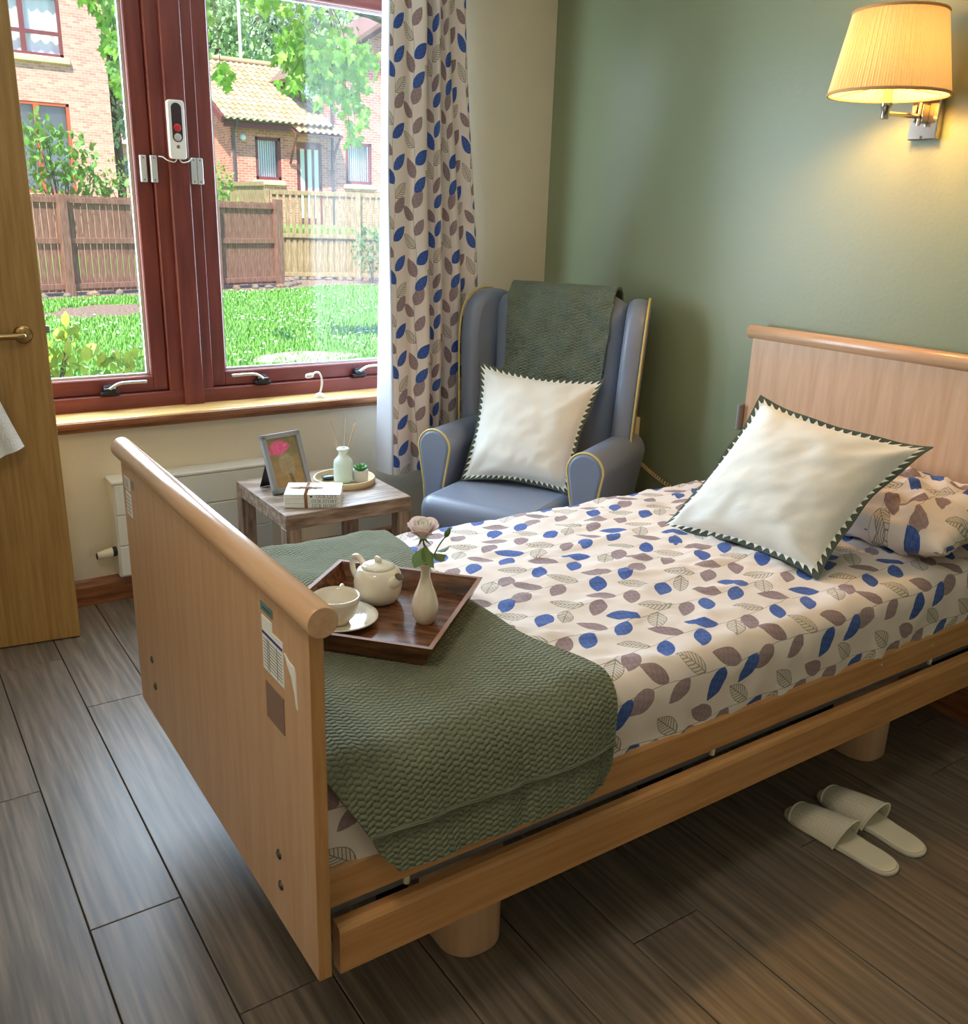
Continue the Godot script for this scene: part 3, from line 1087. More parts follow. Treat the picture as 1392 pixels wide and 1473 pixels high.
func houses() -> void:
	# tall pale brick block on the left
	var l := thing("brick_building", "tall pale pink brick block with curtained upper window, behind the fence", "building")
	wall_with_holes(l, -4.0, 5.3, -0.3, 9.5, -30.0, 0.3, [[0.4, 4.05, 1.6, 4.28, 5.58, 7.4]], M.brick_far)
	obj("side_wall", Sh.new().bb(Vector3(5.0, -0.3, -38), Vector3(5.3, 9.5, -30.3)), M.brick_far, l)
	far_window(l, 0.4, 4.05, 5.58, 7.4, -30.05, M.purple_wood, [1.4, 2.95], [6.24], 0, 7.2)
	far_window(l, 0.4, 4.05, 1.6, 4.28, -30.05, M.orange_wood, [1.4, 3.08], [])
	obj("window_sill", Sh.new().bb(Vector3(0.2, 5.40, -30.1), Vector3(4.2, 5.58, -29.88), 0.02), M.stone_sill, l)
	obj("roof", Sh.new().bb(Vector3(-4.3, 9.5, -38.3), Vector3(5.6, 9.75, -29.6)), M.gutter, l)
	# raised ground under the cottage
	obj("terrace_ground", Sh.new().bb(Vector3(6.2, -0.6, -60), Vector3(40, 0.9, -20.0)), M.grass_ground).set_meta("kind", "structure")
	# red brick cottage with a pantile roof
	var c := thing("brick_cottage", "low red brick cottage with straw coloured pantile roof and porch", "building")
	wall_with_holes(c, 7.8, 10.99, 0.9, 4.0, -26.0, 0.3, [[8.56, 9.40, 2.22, 3.47], [9.92, 10.80, 0.9, 3.40]], M.brick_red)
	var side := [Vector2(-26.3, 0.9), Vector2(-26.3, 4.0), Vector2(-30.0, 5.95), Vector2(-34.0, 3.95), Vector2(-34.0, 0.9)]
	obj("gable_wall", Sh.new().prism(side, 7.8, 8.1, 0.0, Vector3.ZERO, Basis(Vector3(0, 0, 1), Vector3(1, 0, 0), Vector3(0, 1, 0)), false), M.brick_red, c)
	far_window(c, 8.56, 9.40, 2.22, 3.47, -26.05, M.purple_wood, [], [], 9)
	obj("window_sill", Sh.new().bb(Vector3(8.45, 2.06, -26.1), Vector3(9.5, 2.2, -25.9), 0.02), M.stone_sill, c)
	var dr := obj("front_door", Sh.new().bb(Vector3(9.92, 0.9, -26.15), Vector3(10.80, 3.40, -26.05), 0.01), M.purple_wood, c)
	for k in 3:
		obj("door_light", Sh.new().bb(Vector3(10.06 + k * 0.24, 1.1, -26.08), Vector3(10.2 + k * 0.24, 3.2, -26.03)), M.blind, dr)
	obj("outdoor_light", Sh.new().lathe([Vector2(0, 0), Vector2(0.1, 0), Vector2(0.1, 0.03), Vector2(0.07, 0.1), Vector2(0, 0.12)], 16, Vector3(8.18, 3.42, -26.0), Basis(Vector3(1, 0, 0), Vector3(0, 0, 1), Vector3(0, -1, 0))), M.blind, c)
	obj("fascia", Sh.new().bb(Vector3(7.5, 3.66, -25.75), Vector3(11.0, 3.9, -25.68)), M.purple_wood, c)
	obj("gutter", Sh.new().tube([Vector3(7.45, 3.9, -25.6), Vector3(11.05, 3.88, -25.6)], 0.06, 8), M.gutter, c)
	obj("downpipe", Sh.new().tube(spline([Vector3(7.88, 3.88, -25.62), Vector3(7.88, 3.7, -25.66), Vector3(7.86, 3.5, -25.93), Vector3(7.86, 0.9, -25.93)], 12), 0.045, 8), M.gutter, c)
	obj("downpipe", Sh.new().tube([Vector3(11.1, 5.2, -25.85), Vector3(11.1, 0.9, -25.85)], 0.05, 8), M.gutter, c)
	# roof: boards under single pantiles
	var rise := Vector3(0, 2.12, -4.35)
	var up := rise.normalized()
	var nrm := Vector3(0, 4.35, 2.12).normalized()
	var eave := Vector3(7.45, 3.9, -25.6)
	var rf := obj("roof", Sh.new().box(Vector3(9.2, 3.88 + rise.y / 2, -25.65 + rise.z / 2), Vector3(3.5, 0.05, rise.length()), 0.0, Basis(Vector3(1, 0, 0), nrm, -up)), M.purple_wood, c)
	obj("roof_slope", Sh.new().box(Vector3(9.2, 3.88 + rise.y / 2, -34.3 - rise.z / 2), Vector3(3.5, 0.05, rise.length()), 0.0, Basis(Vector3(1, 0, 0), Vector3(0, 4.35, -2.12).normalized(), Vector3(0, -2.12, -4.35).normalized())), M.tiles[1], c)
	var bar := Sh.new()
	bar.box(eave + rise / 2 + Vector3(-0.02, -0.06, 0), Vector3(0.06, 0.2, rise.length()), 0.0, Basis(Vector3(1, 0, 0), nrm, -up))
	obj("bargeboard", bar, M.purple_wood, c)
	var tile := pantile(0.205, 0.42)
	for row in 13:
		for k in 17:
			var o := obj("pantile", tile, M.tiles[(row * 5 + k * 3 + (row * k) % 4) % 3], rf)
			o.transform = Transform3D(Basis(Vector3(1, 0, 0), nrm, -up), eave + Vector3(0.1 + k * 0.205, 0, 0) + up * (row * 0.372 + 0.1) + nrm * 0.07)
	obj("ridge", Sh.new().tube([eave + rise + Vector3(0, 0.08, -0.1), eave + rise + Vector3(3.5, 0.08, -0.1)], 0.11, 8), M.tiles[1], rf)
	# porch canopy
	var pc := obj("porch_roof", Sh.new().box(Vector3(10.42, 3.72, -25.6), Vector3(1.6, 0.05, 0.75), 0.0, Basis(Vector3.RIGHT, 0.42)), M.purple_wood, c)
	var small := pantile(0.2, 0.4)
	for row in 2:
		for k in 8:
			var o := obj("pantile", small, M.tiles[(row + k) % 3], pc)
			o.transform = Transform3D(Basis(Vector3.RIGHT, 0.42), Vector3(9.72 + k * 0.2, 3.69 + row * 0.15, -25.4 - row * 0.34) + Vector3(0, 0.07, 0))
	for x in [9.7, 11.15]:
		obj("porch_bracket", Sh.new().tube([Vector3(x, 3.55, -25.35), Vector3(x, 3.2, -25.7), Vector3(x, 2.75, -25.97)], 0.045, 6), M.purple_wood, c)
	# taller gabled house joined to its right
	var h := thing("brick_house", "taller red brick gabled house to the right of the cottage", "building")
	wall_with_holes(h, 11.0, 17.5, 0.9, 5.4, -26.0, 0.3, [[11.65, 12.6, 2.22, 3.5]], M.brick_red)
	obj("gable_wall", Sh.new().prism([Vector2(10.6, 5.4), Vector2(17.4, 5.4), Vector2(14.0, 7.6)], -26.6, -26.3, 0.0, Vector3.ZERO, Basis(Vector3(1, 0, 0), Vector3(0, 0, 1), Vector3(0, 1, 0)), false), M.brick_red, h)
	far_window(h, 11.65, 12.6, 2.22, 3.5, -26.05, M.purple_wood, [], [], 10)
	obj("window_sill", Sh.new().bb(Vector3(11.55, 2.06, -26.1), Vector3(12.7, 2.2, -25.9), 0.02), M.stone_sill, h)
	for sd in [-1.0, 1.0]:
		var a := Vector3(14.0 + sd * 3.9, 5.2, -25.9)
		var b := Vector3(14.0, 7.75, -25.9)
		var ax := (b - a).normalized()
		var dn := Vector3(0, 0, 1)
		var o := Sh.new().box((a + b) / 2 + Vector3(0, 0.1, -1.9), Vector3((b - a).length(), 0.12, 4.2), 0.0, Basis(ax, dn.cross(ax), dn))
		obj("roof_slope", o, M.roof_brown, h)
		obj("bargeboard", Sh.new().box((a + b) / 2, Vector3((b - a).length(), 0.26, 0.07), 0.0, Basis(ax, dn.cross(ax), dn)), M.purple_wood, h)
	# far pink roofed house seen in the gap beside the mullion
	var p := thing("distant_house", "distant pinkish tiled house seen in the gap left of the mullion", "building")
	obj("wall", Sh.new().bb(Vector3(8.6, 0, -48.6), Vector3(13.5, 4.2, -48.0)), M.brick_far, p)
	obj("roof", Sh.new().box(Vector3(11, 5.4, -48.6), Vector3(5.4, 0.15, 3.2), 0.0, Basis(Vector3.RIGHT, 0.9)), mat(rgb(196, 140, 136), 0.9), p)
	obj("window", Sh.new().bb(Vector3(9.2, 2.7, -48.0), Vector3(11.0, 3.4, -47.9)), M.far_glass, p)
	tag(obj("lamp_post", Sh.new().tube([Vector3(12.65, 0, -38), Vector3(12.65, 11.5, -38)], 0.07, 8), M.blind), "thin white pole rising behind the cottage roof", "pole")


func pantile(w: float, l: float) -> ArrayMesh:
	var s := Sh.new()
	var top := []
	var uv := []
	for i in 7:
		var x := (i / 6.0 - 0.5) * w
		var y := 0.032 * cos(TAU * i / 6.0)
		top.append([Vector3(x, y - 0.03, l / 2 + 0.002), Vector3(x, y, l / 2), Vector3(x, y - 0.045, -l / 2)])
		uv.append([Vector2.ZERO, Vector2.ZERO, Vector2.ZERO])
	s.soft()
	s.grid(top, uv)
	return s.done()


func plants() -> void:
	# maple whose trunk stands to the right, behind the curtain; its boughs hang into the view
	var t := thing("maple_tree", "maple tree with bright green lobed leaves hanging across the upper panes", "tree", Vector3(3.9, -0.3, -7.4))
	var o := t.position
	obj("trunk", Sh.new().tube(spline([Vector3(0, -0.2, 0), Vector3(0.05, 1.6, 0.05), Vector3(0, 3.2, 0), Vector3(-0.1, 5.0, 0)], 10), [0.2, 0.17, 0.165, 0.16, 0.155, 0.15, 0.15, 0.14, 0.12, 0.1, 0.08], 10), M.bark, t)
	# bough ends: centre, radius, leaf count
	var sprays := [
		[Vector3(-0.18, 3.25, -6.9), Vector3(0.16, 0.22, 0.3), 34], [Vector3(-0.05, 2.9, -7.0), Vector3(0.1, 0.24, 0.3), 26], [Vector3(0.0, 2.55, -7.0), Vector3(0.06, 0.16, 0.2), 14],
		[Vector3(0.86, 3.2, -7.0), Vector3(0.13, 0.2, 0.3), 26], [Vector3(0.84, 2.85, -7.0), Vector3(0.05, 0.16, 0.2), 8], [Vector3(0.98, 2.68, -6.9), Vector3(0.14, 0.16, 0.15), 20],
		[Vector3(1.75, 3.06, -7.0), Vector3(0.16, 0.2, 0.25), 20], [Vector3(1.98, 3.05, -7.1), Vector3(0.28, 0.32, 0.4), 110], [Vector3(2.3, 3.0, -7.2), Vector3(0.38, 0.38, 0.5), 190], [Vector3(2.62, 3.0, -7.3), Vector3(0.34, 0.4, 0.5), 140],
		[Vector3(2.3, 2.6, -7.1), Vector3(0.34, 0.14, 0.3), 30], [Vector3(2.6, 2.42, -7.1), Vector3(0.22, 0.2, 0.3), 26], [Vector3(1.9, 3.5, -7.1), Vector3(0.7, 0.15, 0.4), 70], [Vector3(1.78, 2.72, -7.0), Vector3(0.12, 0.14, 0.1), 12], [Vector3(2.5, 2.15, -7.0), Vector3(0.12, 0.15, 0.15), 8],
	]
	var boughs := Sh.new()
	var hubs := [Vector3(2.4, 3.6, -7.3), Vector3(0.9, 3.75, -7.1), Vector3(-0.2, 3.9, -7.0)]
	boughs.tube(spline([Vector3(3.88, 3.1, -7.4), Vector3(3.2, 3.5, -7.35), hubs[0], Vector3(1.7, 3.72, -7.2), hubs[1], Vector3(0.3, 3.85, -7.05), hubs[2]], 18), [0.07, 0.066, 0.06, 0.056, 0.052, 0.048, 0.044, 0.04, 0.038, 0.034, 0.03, 0.028, 0.026, 0.024, 0.02, 0.018, 0.016, 0.012, 0.008], 7)
	for s in sprays:
		var c: Vector3 = s[0]
		var hub: Vector3 = hubs[0]
		for h in hubs:
			if (h - c).length() < (hub - c).length():
				hub = h
		boughs.tube(spline([hub, hub.lerp(c, 0.5) + Vector3(0.05, 0.05, 0), c, c + Vector3(0.02, -s[1].y * 0.8, 0)], 8), [0.008, 0.007, 0.006, 0.005, 0.0045, 0.004, 0.003, 0.0025, 0.002], 5)
	var bo := obj("boughs", boughs, M.bark, t)
	bo.position = -o
	var lm := maple_leaf()
	M.maple = [mat(rgb(120, 172, 52), 0.5), mat(rgb(98, 150, 44), 0.5), mat(rgb(142, 188, 66), 0.5), mat(rgb(84, 132, 46), 0.5)]
	for m in M.maple:
		m.backlight_enabled = true
		m.backlight = Color(0.55, 0.6, 0.3)
	var rest := []
	var made := 0
	for s in sprays:
		for i in s[2]:
			var p: Vector3 = s[0] + in_ball() * s[1] - o
			var size := rng.randf_range(0.085, 0.14)
			var bs := Basis.from_euler(Vector3(rng.randf_range(-0.5, 0.9), rng.randf_range(-1.2, 1.2), PI + rng.randf_range(-0.7, 0.7))).scaled(Vector3.ONE * size)
			if made < 298 and (i % 2 == 0 or s[2] < 40):
				var q := obj("leaf", lm, M.maple[rng.randi() % 4], t)
				q.transform = Transform3D(bs, p)
				made += 1
			else:
				rest.append(Transform3D(bs, p))
	many("more_leaves", lm, M.maple[0], rest, t)
	# shrubs
	shrub("garden_shrub", "leafy green shrub rising behind the fence before the orange window", Vector3(1.25, -0.3, -17.4), 3.1, [[Vector3(0, 2.5, 0), Vector3(0.75, 0.55, 0.5), 300], [Vector3(0.3, 1.9, 0), Vector3(1.2, 0.4, 0.4), 260], [Vector3(-0.3, 3.0, 0), Vector3(0.25, 0.3, 0.2), 30]], 0.15, [rgb(98, 150, 60), rgb(78, 128, 52), rgb(124, 172, 74)])
	shrub("garden_shrub", "sparse twiggy shrub behind the fence, right of the orange window", Vector3(2.75, -0.3, -17.6), 2.4, [[Vector3(-0.3, 2.2, 0), Vector3(0.55, 0.35, 0.3), 70], [Vector3(0.15, 2.0, 0), Vector3(0.6, 0.3, 0.3), 60]], 0.09, [rgb(112, 140, 62), rgb(140, 152, 80)])
	shrub("garden_shrub", "small green bush behind the fence just right of the mullion", Vector3(4.75, -0.3, -18.4), 2.3, [[Vector3(0, 2.1, 0), Vector3(0.4, 0.5, 0.3), 200], [Vector3(0, 1.7, 0), Vector3(0.5, 0.3, 0.3), 80]], 0.1, [rgb(120, 168, 72), rgb(98, 150, 60), rgb(150, 184, 90)])
	shrub("window_shrub", "yellow green shrub growing right under the left pane", Vector3(-1.95, -0.3, -1.25), 1.0, [[Vector3(0.12, 0.95, 0), Vector3(0.24, 0.12, 0.14), 130], [Vector3(0.44, 0.93, 0.05), Vector3(0.16, 0.06, 0.1), 60], [Vector3(0.20, 1.08, 0), Vector3(0.05, 0.07, 0.04), 12], [Vector3(-0.15, 0.95, 0), Vector3(0.2, 0.11, 0.14), 70]], 0.06, [rgb(156, 184, 52), rgb(130, 168, 46), rgb(176, 196, 66)])
	shrub("garden_shrub", "dark green shrub in front of the pale fence beside the curtain", Vector3(7.9, -0.3, -16.9), 1.3, [[Vector3(0, 0.75, 0), Vector3(0.55, 0.55, 0.3), 300]], 0.1, [rgb(74, 116, 60), rgb(92, 138, 66), rgb(120, 156, 90)])
	# trees on the slope behind the roofs
	var tones := [Color(0.30, 0.46, 0.2), Color(0.42, 0.58, 0.3), Color(0.52, 0.66, 0.4)]
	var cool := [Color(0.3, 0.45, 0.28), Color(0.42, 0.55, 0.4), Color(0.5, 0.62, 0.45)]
	crown_tree("broadleaf_tree", "pale green tree directly above the cottage ridge, left of the white pole", "tree", Vector3(16.0, 0.9, -52), 13.5, Vector3(3.8, 4.8, 3.0), 5200, 0.34, tones, "trees on the slope")
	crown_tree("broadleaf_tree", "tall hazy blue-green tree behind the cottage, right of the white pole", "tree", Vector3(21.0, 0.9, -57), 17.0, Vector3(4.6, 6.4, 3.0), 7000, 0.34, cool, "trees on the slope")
	crown_tree("broadleaf_tree", "yellow-green tree behind the gabled house", "tree", Vector3(21.0, 0.9, -46), 10.5, Vector3(3.0, 3.6, 2.4), 3600, 0.3, tones, "trees on the slope")
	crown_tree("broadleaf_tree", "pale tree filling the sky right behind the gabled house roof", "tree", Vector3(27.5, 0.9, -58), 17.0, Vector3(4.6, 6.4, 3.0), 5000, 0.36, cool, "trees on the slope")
	crown_tree("broadleaf_tree", "green tree in the gap between tall brick block and mullion", "tree", Vector3(7.2, 0, -38), 10.5, Vector3(1.5, 4.0, 1.8), 2600, 0.26, tones, "trees on the slope")


func shrub(called: String, label: String, at: Vector3, height: float, lumps: Array, size: float, tones: Array) -> void:
	var t := thing(called, label, "shrub", at)
	var st := Sh.new()
	for l in lumps:
		for k in 4:
			var e: Vector3 = l[0] + in_ball() * l[1] * 0.8
			st.tube(spline([Vector3(rng.randf_range(-0.08, 0.08), -0.1, 0), Vector3(e.x * 0.3, e.y * 0.5, e.z * 0.3), e], 5), [0.02, 0.017, 0.014, 0.01, 0.007, 0.004].map(func(v): return v * minf(height, 2.0) / 1.6), 5)
	obj("stems", st, M.bark, t)
	var leaf := plain_leaf()
	var ms := []
	for c in tones:
		ms.append(mat(c, 0.5, {"backlight_enabled": true, "backlight": Color(0.45, 0.5, 0.25)}))
	var rest := []
	var made := 0
	for l in lumps:
		for i in l[2]:
			var p: Vector3 = l[0] + in_ball() * l[1]
			var bs := Basis.from_euler(Vector3(rng.randf_range(-1.2, 0.6), rng.randf() * TAU, rng.randf_range(-0.6, 0.6))).scaled(Vector3.ONE * size * rng.randf_range(0.7, 1.3))
			if size * 1318.0 / (at.z - 3.3) < -12.0 and made < 290:
				obj("leaf", leaf, ms[rng.randi() % ms.size()], t).transform = Transform3D(bs, p)
				made += 1
			else:
				rest.append(Transform3D(bs, p))
	if rest:
		many("foliage", leaf, ms[0], rest, t)


func bed() -> void:
	var b := thing("profiling_bed", "beech care bed with tubular-topped head and foot boards", "bed")
	var zn := 2.25
	var zf := 1.235
	var zc := (zn + zf) / 2
	# foot board
	var fb := obj("footboard", Sh.new().bb(Vector3(-2.110, 0.25, zf), Vector3(-2.088, 0.85, zn), 0.0015), M.beech_v, b)
	obj("edge_band", Sh.new().bb(Vector3(-2.1095, 0.2502, zn), Vector3(-2.0885, 0.845, zn + 0.0012)), M.beech_edge, fb)
	obj("top_rail", Sh.new().tube([Vector3(-2.099, 0.861, zf - 0.03), Vector3(-2.099, 0.861, zf - 0.028), Vector3(-2.099, 0.861, zn + 0.022), Vector3(-2.099, 0.861, zn + 0.024)], [0.0215, 0.0235, 0.0235, 0.0215], 28), M.beech_z, fb)
	for p in [[2.105, 0.387], [2.108, 0.328], [1.364, 0.408], [1.375, 0.346]]:
		obj("screw", Sh.new().lathe([Vector2(0.0, 0.004), Vector2(0.004, 0.004), Vector2(0.0045, 0.0025), Vector2(0.0082, 0.0022), Vector2(0.0088, 0.0)], 14, Vector3(-2.110, p[1], p[0]), Basis(Vector3(0, 0, 1), Vector3(-1, 0, 0), Vector3(0, -1, 0))), M.screw, fb)
	# stickers on the outer face
	var sheet := func(called: String, z0: float, z1: float, y0: float, y1: float, m: Material) -> MeshInstance3D:
		return obj(called, Sh.new().bb(Vector3(-2.1112, y0, z0), Vector3(-2.1095, y1, z1)), m, fb)
	var s1: MeshInstance3D = sheet.call("sticker", 2.078, 2.158, 0.712, 0.785, M.paper)
	obj("header_line", Sh.new().bb(Vector3(-2.1116, 0.771, 2.079), Vector3(-2.1112, 0.7755, 2.157)), M.blue_ink, s1)
	for k in 9:
		obj("ruled_line", Sh.new().bb(Vector3(-2.1115, 0.719 + k * 0.0055, 2.082), Vector3(-2.1112, 0.7198 + k * 0.0055, 2.154)), M.ink, s1)
	for k in [2.098, 2.104, 2.135]:
		obj("ruled_line", Sh.new().bb(Vector3(-2.1115, 0.714, k), Vector3(-2.1112, 0.768, k + 0.0009)), M.ink, s1)
	sheet.call("sticker", 2.078, 2.118, 0.785, 0.800, M.paper)
	var tg: MeshInstance3D = sheet.call("name_tag", 2.075, 2.122, 0.808, 0.822, M.teal_tag)
	obj("ruled_line", Sh.new().bb(Vector3(-2.1115, 0.814, 2.082), Vector3(-2.1112, 0.8155, 2.115)), M.ink, tg)
	sheet.call("felt_pad", 2.083, 2.153, 0.630, 0.692, M.felt_grey)
	var hook := [Vector2(2.163, 0.772), Vector2(2.178, 0.766), Vector2(2.198, 0.764), Vector2(2.202, 0.752), Vector2(2.204, 0.722), Vector2(2.206, 0.700), Vector2(2.201, 0.703), Vector2(2.196, 0.724), Vector2(2.186, 0.745), Vector2(2.174, 0.757)]
	obj("torn_sticker", Sh.new().prism(hook, -2.1112, -2.1095, 0.0, Vector3.ZERO, Basis(Vector3(0, 0, 1), Vector3(1, 0, 0), Vector3(0, 1, 0)), false), M.paper, fb)
	for q in [[1.258, 1.302, 0.785, 0.812], [1.262, 1.304, 0.725, 0.778]]:
		var st: MeshInstance3D = sheet.call("sticker", q[0], q[1], q[2], q[3], M.paper)
		for k in 5:
			obj("ruled_line", Sh.new().bb(Vector3(-2.1115, lerpf(q[2], q[3], (k + 1) / 6.0), q[0] + 0.005), Vector3(-2.1112, lerpf(q[2], q[3], (k + 1) / 6.0) + 0.0012, q[1] - 0.005)), M.felt_grey, st)
	sheet.call("metal_tag", 1.318, 1.335, 0.796, 0.815, M.grey_metal)
	# head board
	var hb := obj("headboard", Sh.new().bb(Vector3(-0.060, 0.25, zf), Vector3(-0.036, 1.02, zn), 0.0015), M.beech_v, b)
	obj("top_rail", Sh.new().tube([Vector3(-0.049, 1.035, zf - 0.02), Vector3(-0.049, 1.035, zf - 0.018), Vector3(-0.049, 1.035, zn + 0.022), Vector3(-0.049, 1.035, zn + 0.024)], [0.0215, 0.0235, 0.0235, 0.0215], 28), M.beech_z, hb)
	obj("bracket", Sh.new().bb(Vector3(-0.085, 0.70, zf - 0.012), Vector3(-0.035, 0.79, zf - 0.001), 0.003), M.grey_metal, hb)
	# side rails, two on each side, the lower one a little proud
	for s in [[zn, -1.0], [zf, 1.0]]:
		var z0: float = s[0]
		var d: float = s[1]
		var up := [Vector2(z0 + d * 0.058, 0.345), Vector2(z0 + d * 0.034, 0.345), Vector2(z0 + d * 0.034, 0.409), Vector2(z0 + d * 0.037, 0.416), Vector2(z0 + d * 0.044, 0.420), Vector2(z0 + d * 0.058, 0.420)]
		var lo := [Vector2(z0 + d * 0.036, 0.232), Vector2(z0 + d * 0.012, 0.232), Vector2(z0 + d * 0.012, 0.310), Vector2(z0 + d * 0.015, 0.317), Vector2(z0 + d * 0.022, 0.321), Vector2(z0 + d * 0.036, 0.321)]
		var along := Basis(Vector3(0, 0, 1), Vector3(1, 0, 0), Vector3(0, 1, 0))
		obj("side_rail", Sh.new().prism(up, -2.074, -0.066, 0.0, Vector3.ZERO, along, false), M.beech_x, b)
		obj("side_rail", Sh.new().prism(lo, -2.068, -0.072, 0.0, Vector3.ZERO, along, false), M.beech_x, b)
		obj("rail_runner", Sh.new().bb(Vector3(-2.07, 0.318, z0 + d * 0.050), Vector3(-0.07, 0.352, z0 + d * 0.072)), M.grey_metal, b)
		for x in [-1.93, -1.2, -0.4]:
			obj("rail_peg", Sh.new().tube([Vector3(x, 0.322, z0 + d * 0.047), Vector3(x, 0.345, z0 + d * 0.047)], 0.006, 8), M.cream_plastic, b)
	# lifting frame and feet
	var fr := Sh.new()
	fr.bb(Vector3(-2.06, 0.375, zf + 0.09), Vector3(-0.08, 0.392, zn - 0.09))
	for x in [-1.95, -1.3, -0.8, -0.2]:
		fr.bb(Vector3(x - 0.03, 0.24, zf + 0.06), Vector3(x + 0.03, 0.375, zn - 0.06))
	obj("base_frame", fr, M.dark_metal, b)
	for x in [-1.712, -0.412]:
		for z in [2.035, zf + zn - 2.035]:
			var foot := rounded_rect(0.13, 0.18, 0.055, 7)
			obj("leg", Sh.new().prism(foot, 0.0, 0.262, 0.005, Vector3(x, 0, z)), M.beech_v, b)


func bump(n: FastNoiseLite, a: float, b: float) -> float:
	return n.get_noise_2d(a, b)


func bedding() -> void:
	var n := FastNoiseLite.new()
	n.seed = 4
	n.frequency = 5.0
	n.fractal_octaves = 3
	var n2 := FastNoiseLite.new()
	n2.seed = 14
	n2.frequency = 9.0
	n2.fractal_type = FastNoiseLite.FRACTAL_RIDGED
	n2.fractal_octaves = 2
	# bedspread: a cross-section over the mattress, drawn along the bed
	var sec := []
	var zf := 1.258
	var zn := 2.212
	for k in 9:
		sec.append(Vector2(zf - 0.004 * (k % 2), lerpf(0.385, 0.525, k / 8.0)))
	sec.append_array([Vector2(zf + 0.008, 0.545), Vector2(zf + 0.02, 0.556), Vector2(zf + 0.036, 0.563)])
	for k in 60:
		var t := (k + 1) / 61.0
		sec.append(Vector2(lerpf(zf + 0.04, zn - 0.055, t), 0.564 + 0.018 * sin(PI * t)))
	sec.append_array([Vector2(zn - 0.048, 0.566), Vector2(zn - 0.034, 0.562), Vector2(zn - 0.02, 0.553), Vector2(zn - 0.01, 0.541), Vector2(zn - 0.003, 0.526)])
	for k in 9:
		sec.append(Vector2(zn, lerpf(0.515, 0.385, k / 8.0)))
	var p := []
	var uv := []
	var nx := 130
	for i in nx + 1:
		var x := lerpf(-2.082, -0.066, float(i) / nx)
		var col := []
		var cu := []
		var s := 0.0
		for j in sec.size():
			var q: Vector2 = sec[j]
			if j > 0:
				s += (q - sec[j - 1]).length()
			var top := smoothstep(0.53, 0.563, q.y)
			var lift := bump(n, x * 1.4, q.x) * 0.007 + pow(maxf(0.0, bump(n2, x * 0.35 + q.x * 0.25, q.x * 0.8)), 3.0) * 0.010
			var sidew := bump(n, x * 2.5 + 40.0, q.y * 2.0) * 0.007 * (1.0 - top)
			col.append(Vector3(x, q.y + lift * top, q.x + (sidew if q.x > 1.7 else -sidew)))
			cu.append(Vector2(s / 0.42 + x * 0.05, x / 0.35))
		p.append(col)
		uv.append(cu)
	var sp := Sh.new()
	sp.soft()
	sp.grid(p, uv, false, true)
	sp.flat()
	var m := sec.size() - 1
	sp.quad(p[0][0], p[nx][0], p[nx][m], p[0][m])
	for e in [0, nx]:
		for j in m:
			sp.tri(p[e][j], p[e][j + 1], Vector3(p[e][0].x, 0.385, 1.735))
	tag(obj("bedspread", sp, M.print), "cream bedspread printed with blue and mauve leaves, tucked over the mattress", "bedspread")
	bed_throw(n)
	# pillow in the same print, against the head board
	var pl := pillow_mesh(0.36, 0.74, 0.085, 0.42, 0.35, 6)
	var po := obj("pillow", pl, M.print)
	po.transform = Transform3D(Basis.from_euler(Vector3(0, 0, 0.16)), Vector3(-0.265, 0.655, 1.84))
	tag(po, "leaf-printed pillow lying against the beech headboard", "pillow")
	cushion("scatter_cushion", "white linen cushion with green zigzag edging propped on the bed", Vector3(-0.775, 0.585, 1.62), Vector3(-0.715, 0.588, 2.045), Vector3(-0.385, 0.852, 2.065), Vector3(-0.505, 0.908, 1.665), 0.075, 3, 1.0)


# a soft bag lying flat: half sizes along x and z; uv in metres / repeat
func pillow_mesh(lx: float, lz: float, t: float, ru: float, rv: float, seed_: int) -> Sh:
	var n := FastNoiseLite.new()
	n.seed = seed_
	n.frequency = 4.0
	n.fractal_octaves = 3
	var s := Sh.new()
	for side in [1.0, -1.0]:
		var p := []
		var uv := []
		for i in 33:
			var row := []
			var ru_ := []
			for j in 41:
				var u := i / 16.0 - 1.0
				var v := j / 20.0 - 1.0
				var hgt := t * pow(maxf(0.0, (1 - pow(absf(u), 2.6)) * (1 - pow(absf(v), 3.2))), 0.5)
				var pinch := 1.0 - 0.06 * (1 - absf(v * u)) * maxf(absf(u), absf(v))
				var edge := minf(1.0 - absf(u), 1.0 - absf(v))
				var w := n.get_noise_2d(u * 0.5 + (3.0 if side < 0 else 0.0), v) * 0.028 * smoothstep(0.0, 0.3, edge)
				row.append(Vector3(u * lx / 2 * pinch, side * hgt + w, v * lz / 2 * pinch + n.get_noise_2d(u, 9.0) * 0.01))
				ru_.append(Vector2(v * lz / 2 / ru, u * lx / 2 / rv + 0.3))
			p.append(row)
			uv.append(ru_)
		s.st.set_smooth_group(77)
		s.grid(p, uv, false, side > 0)
	return s


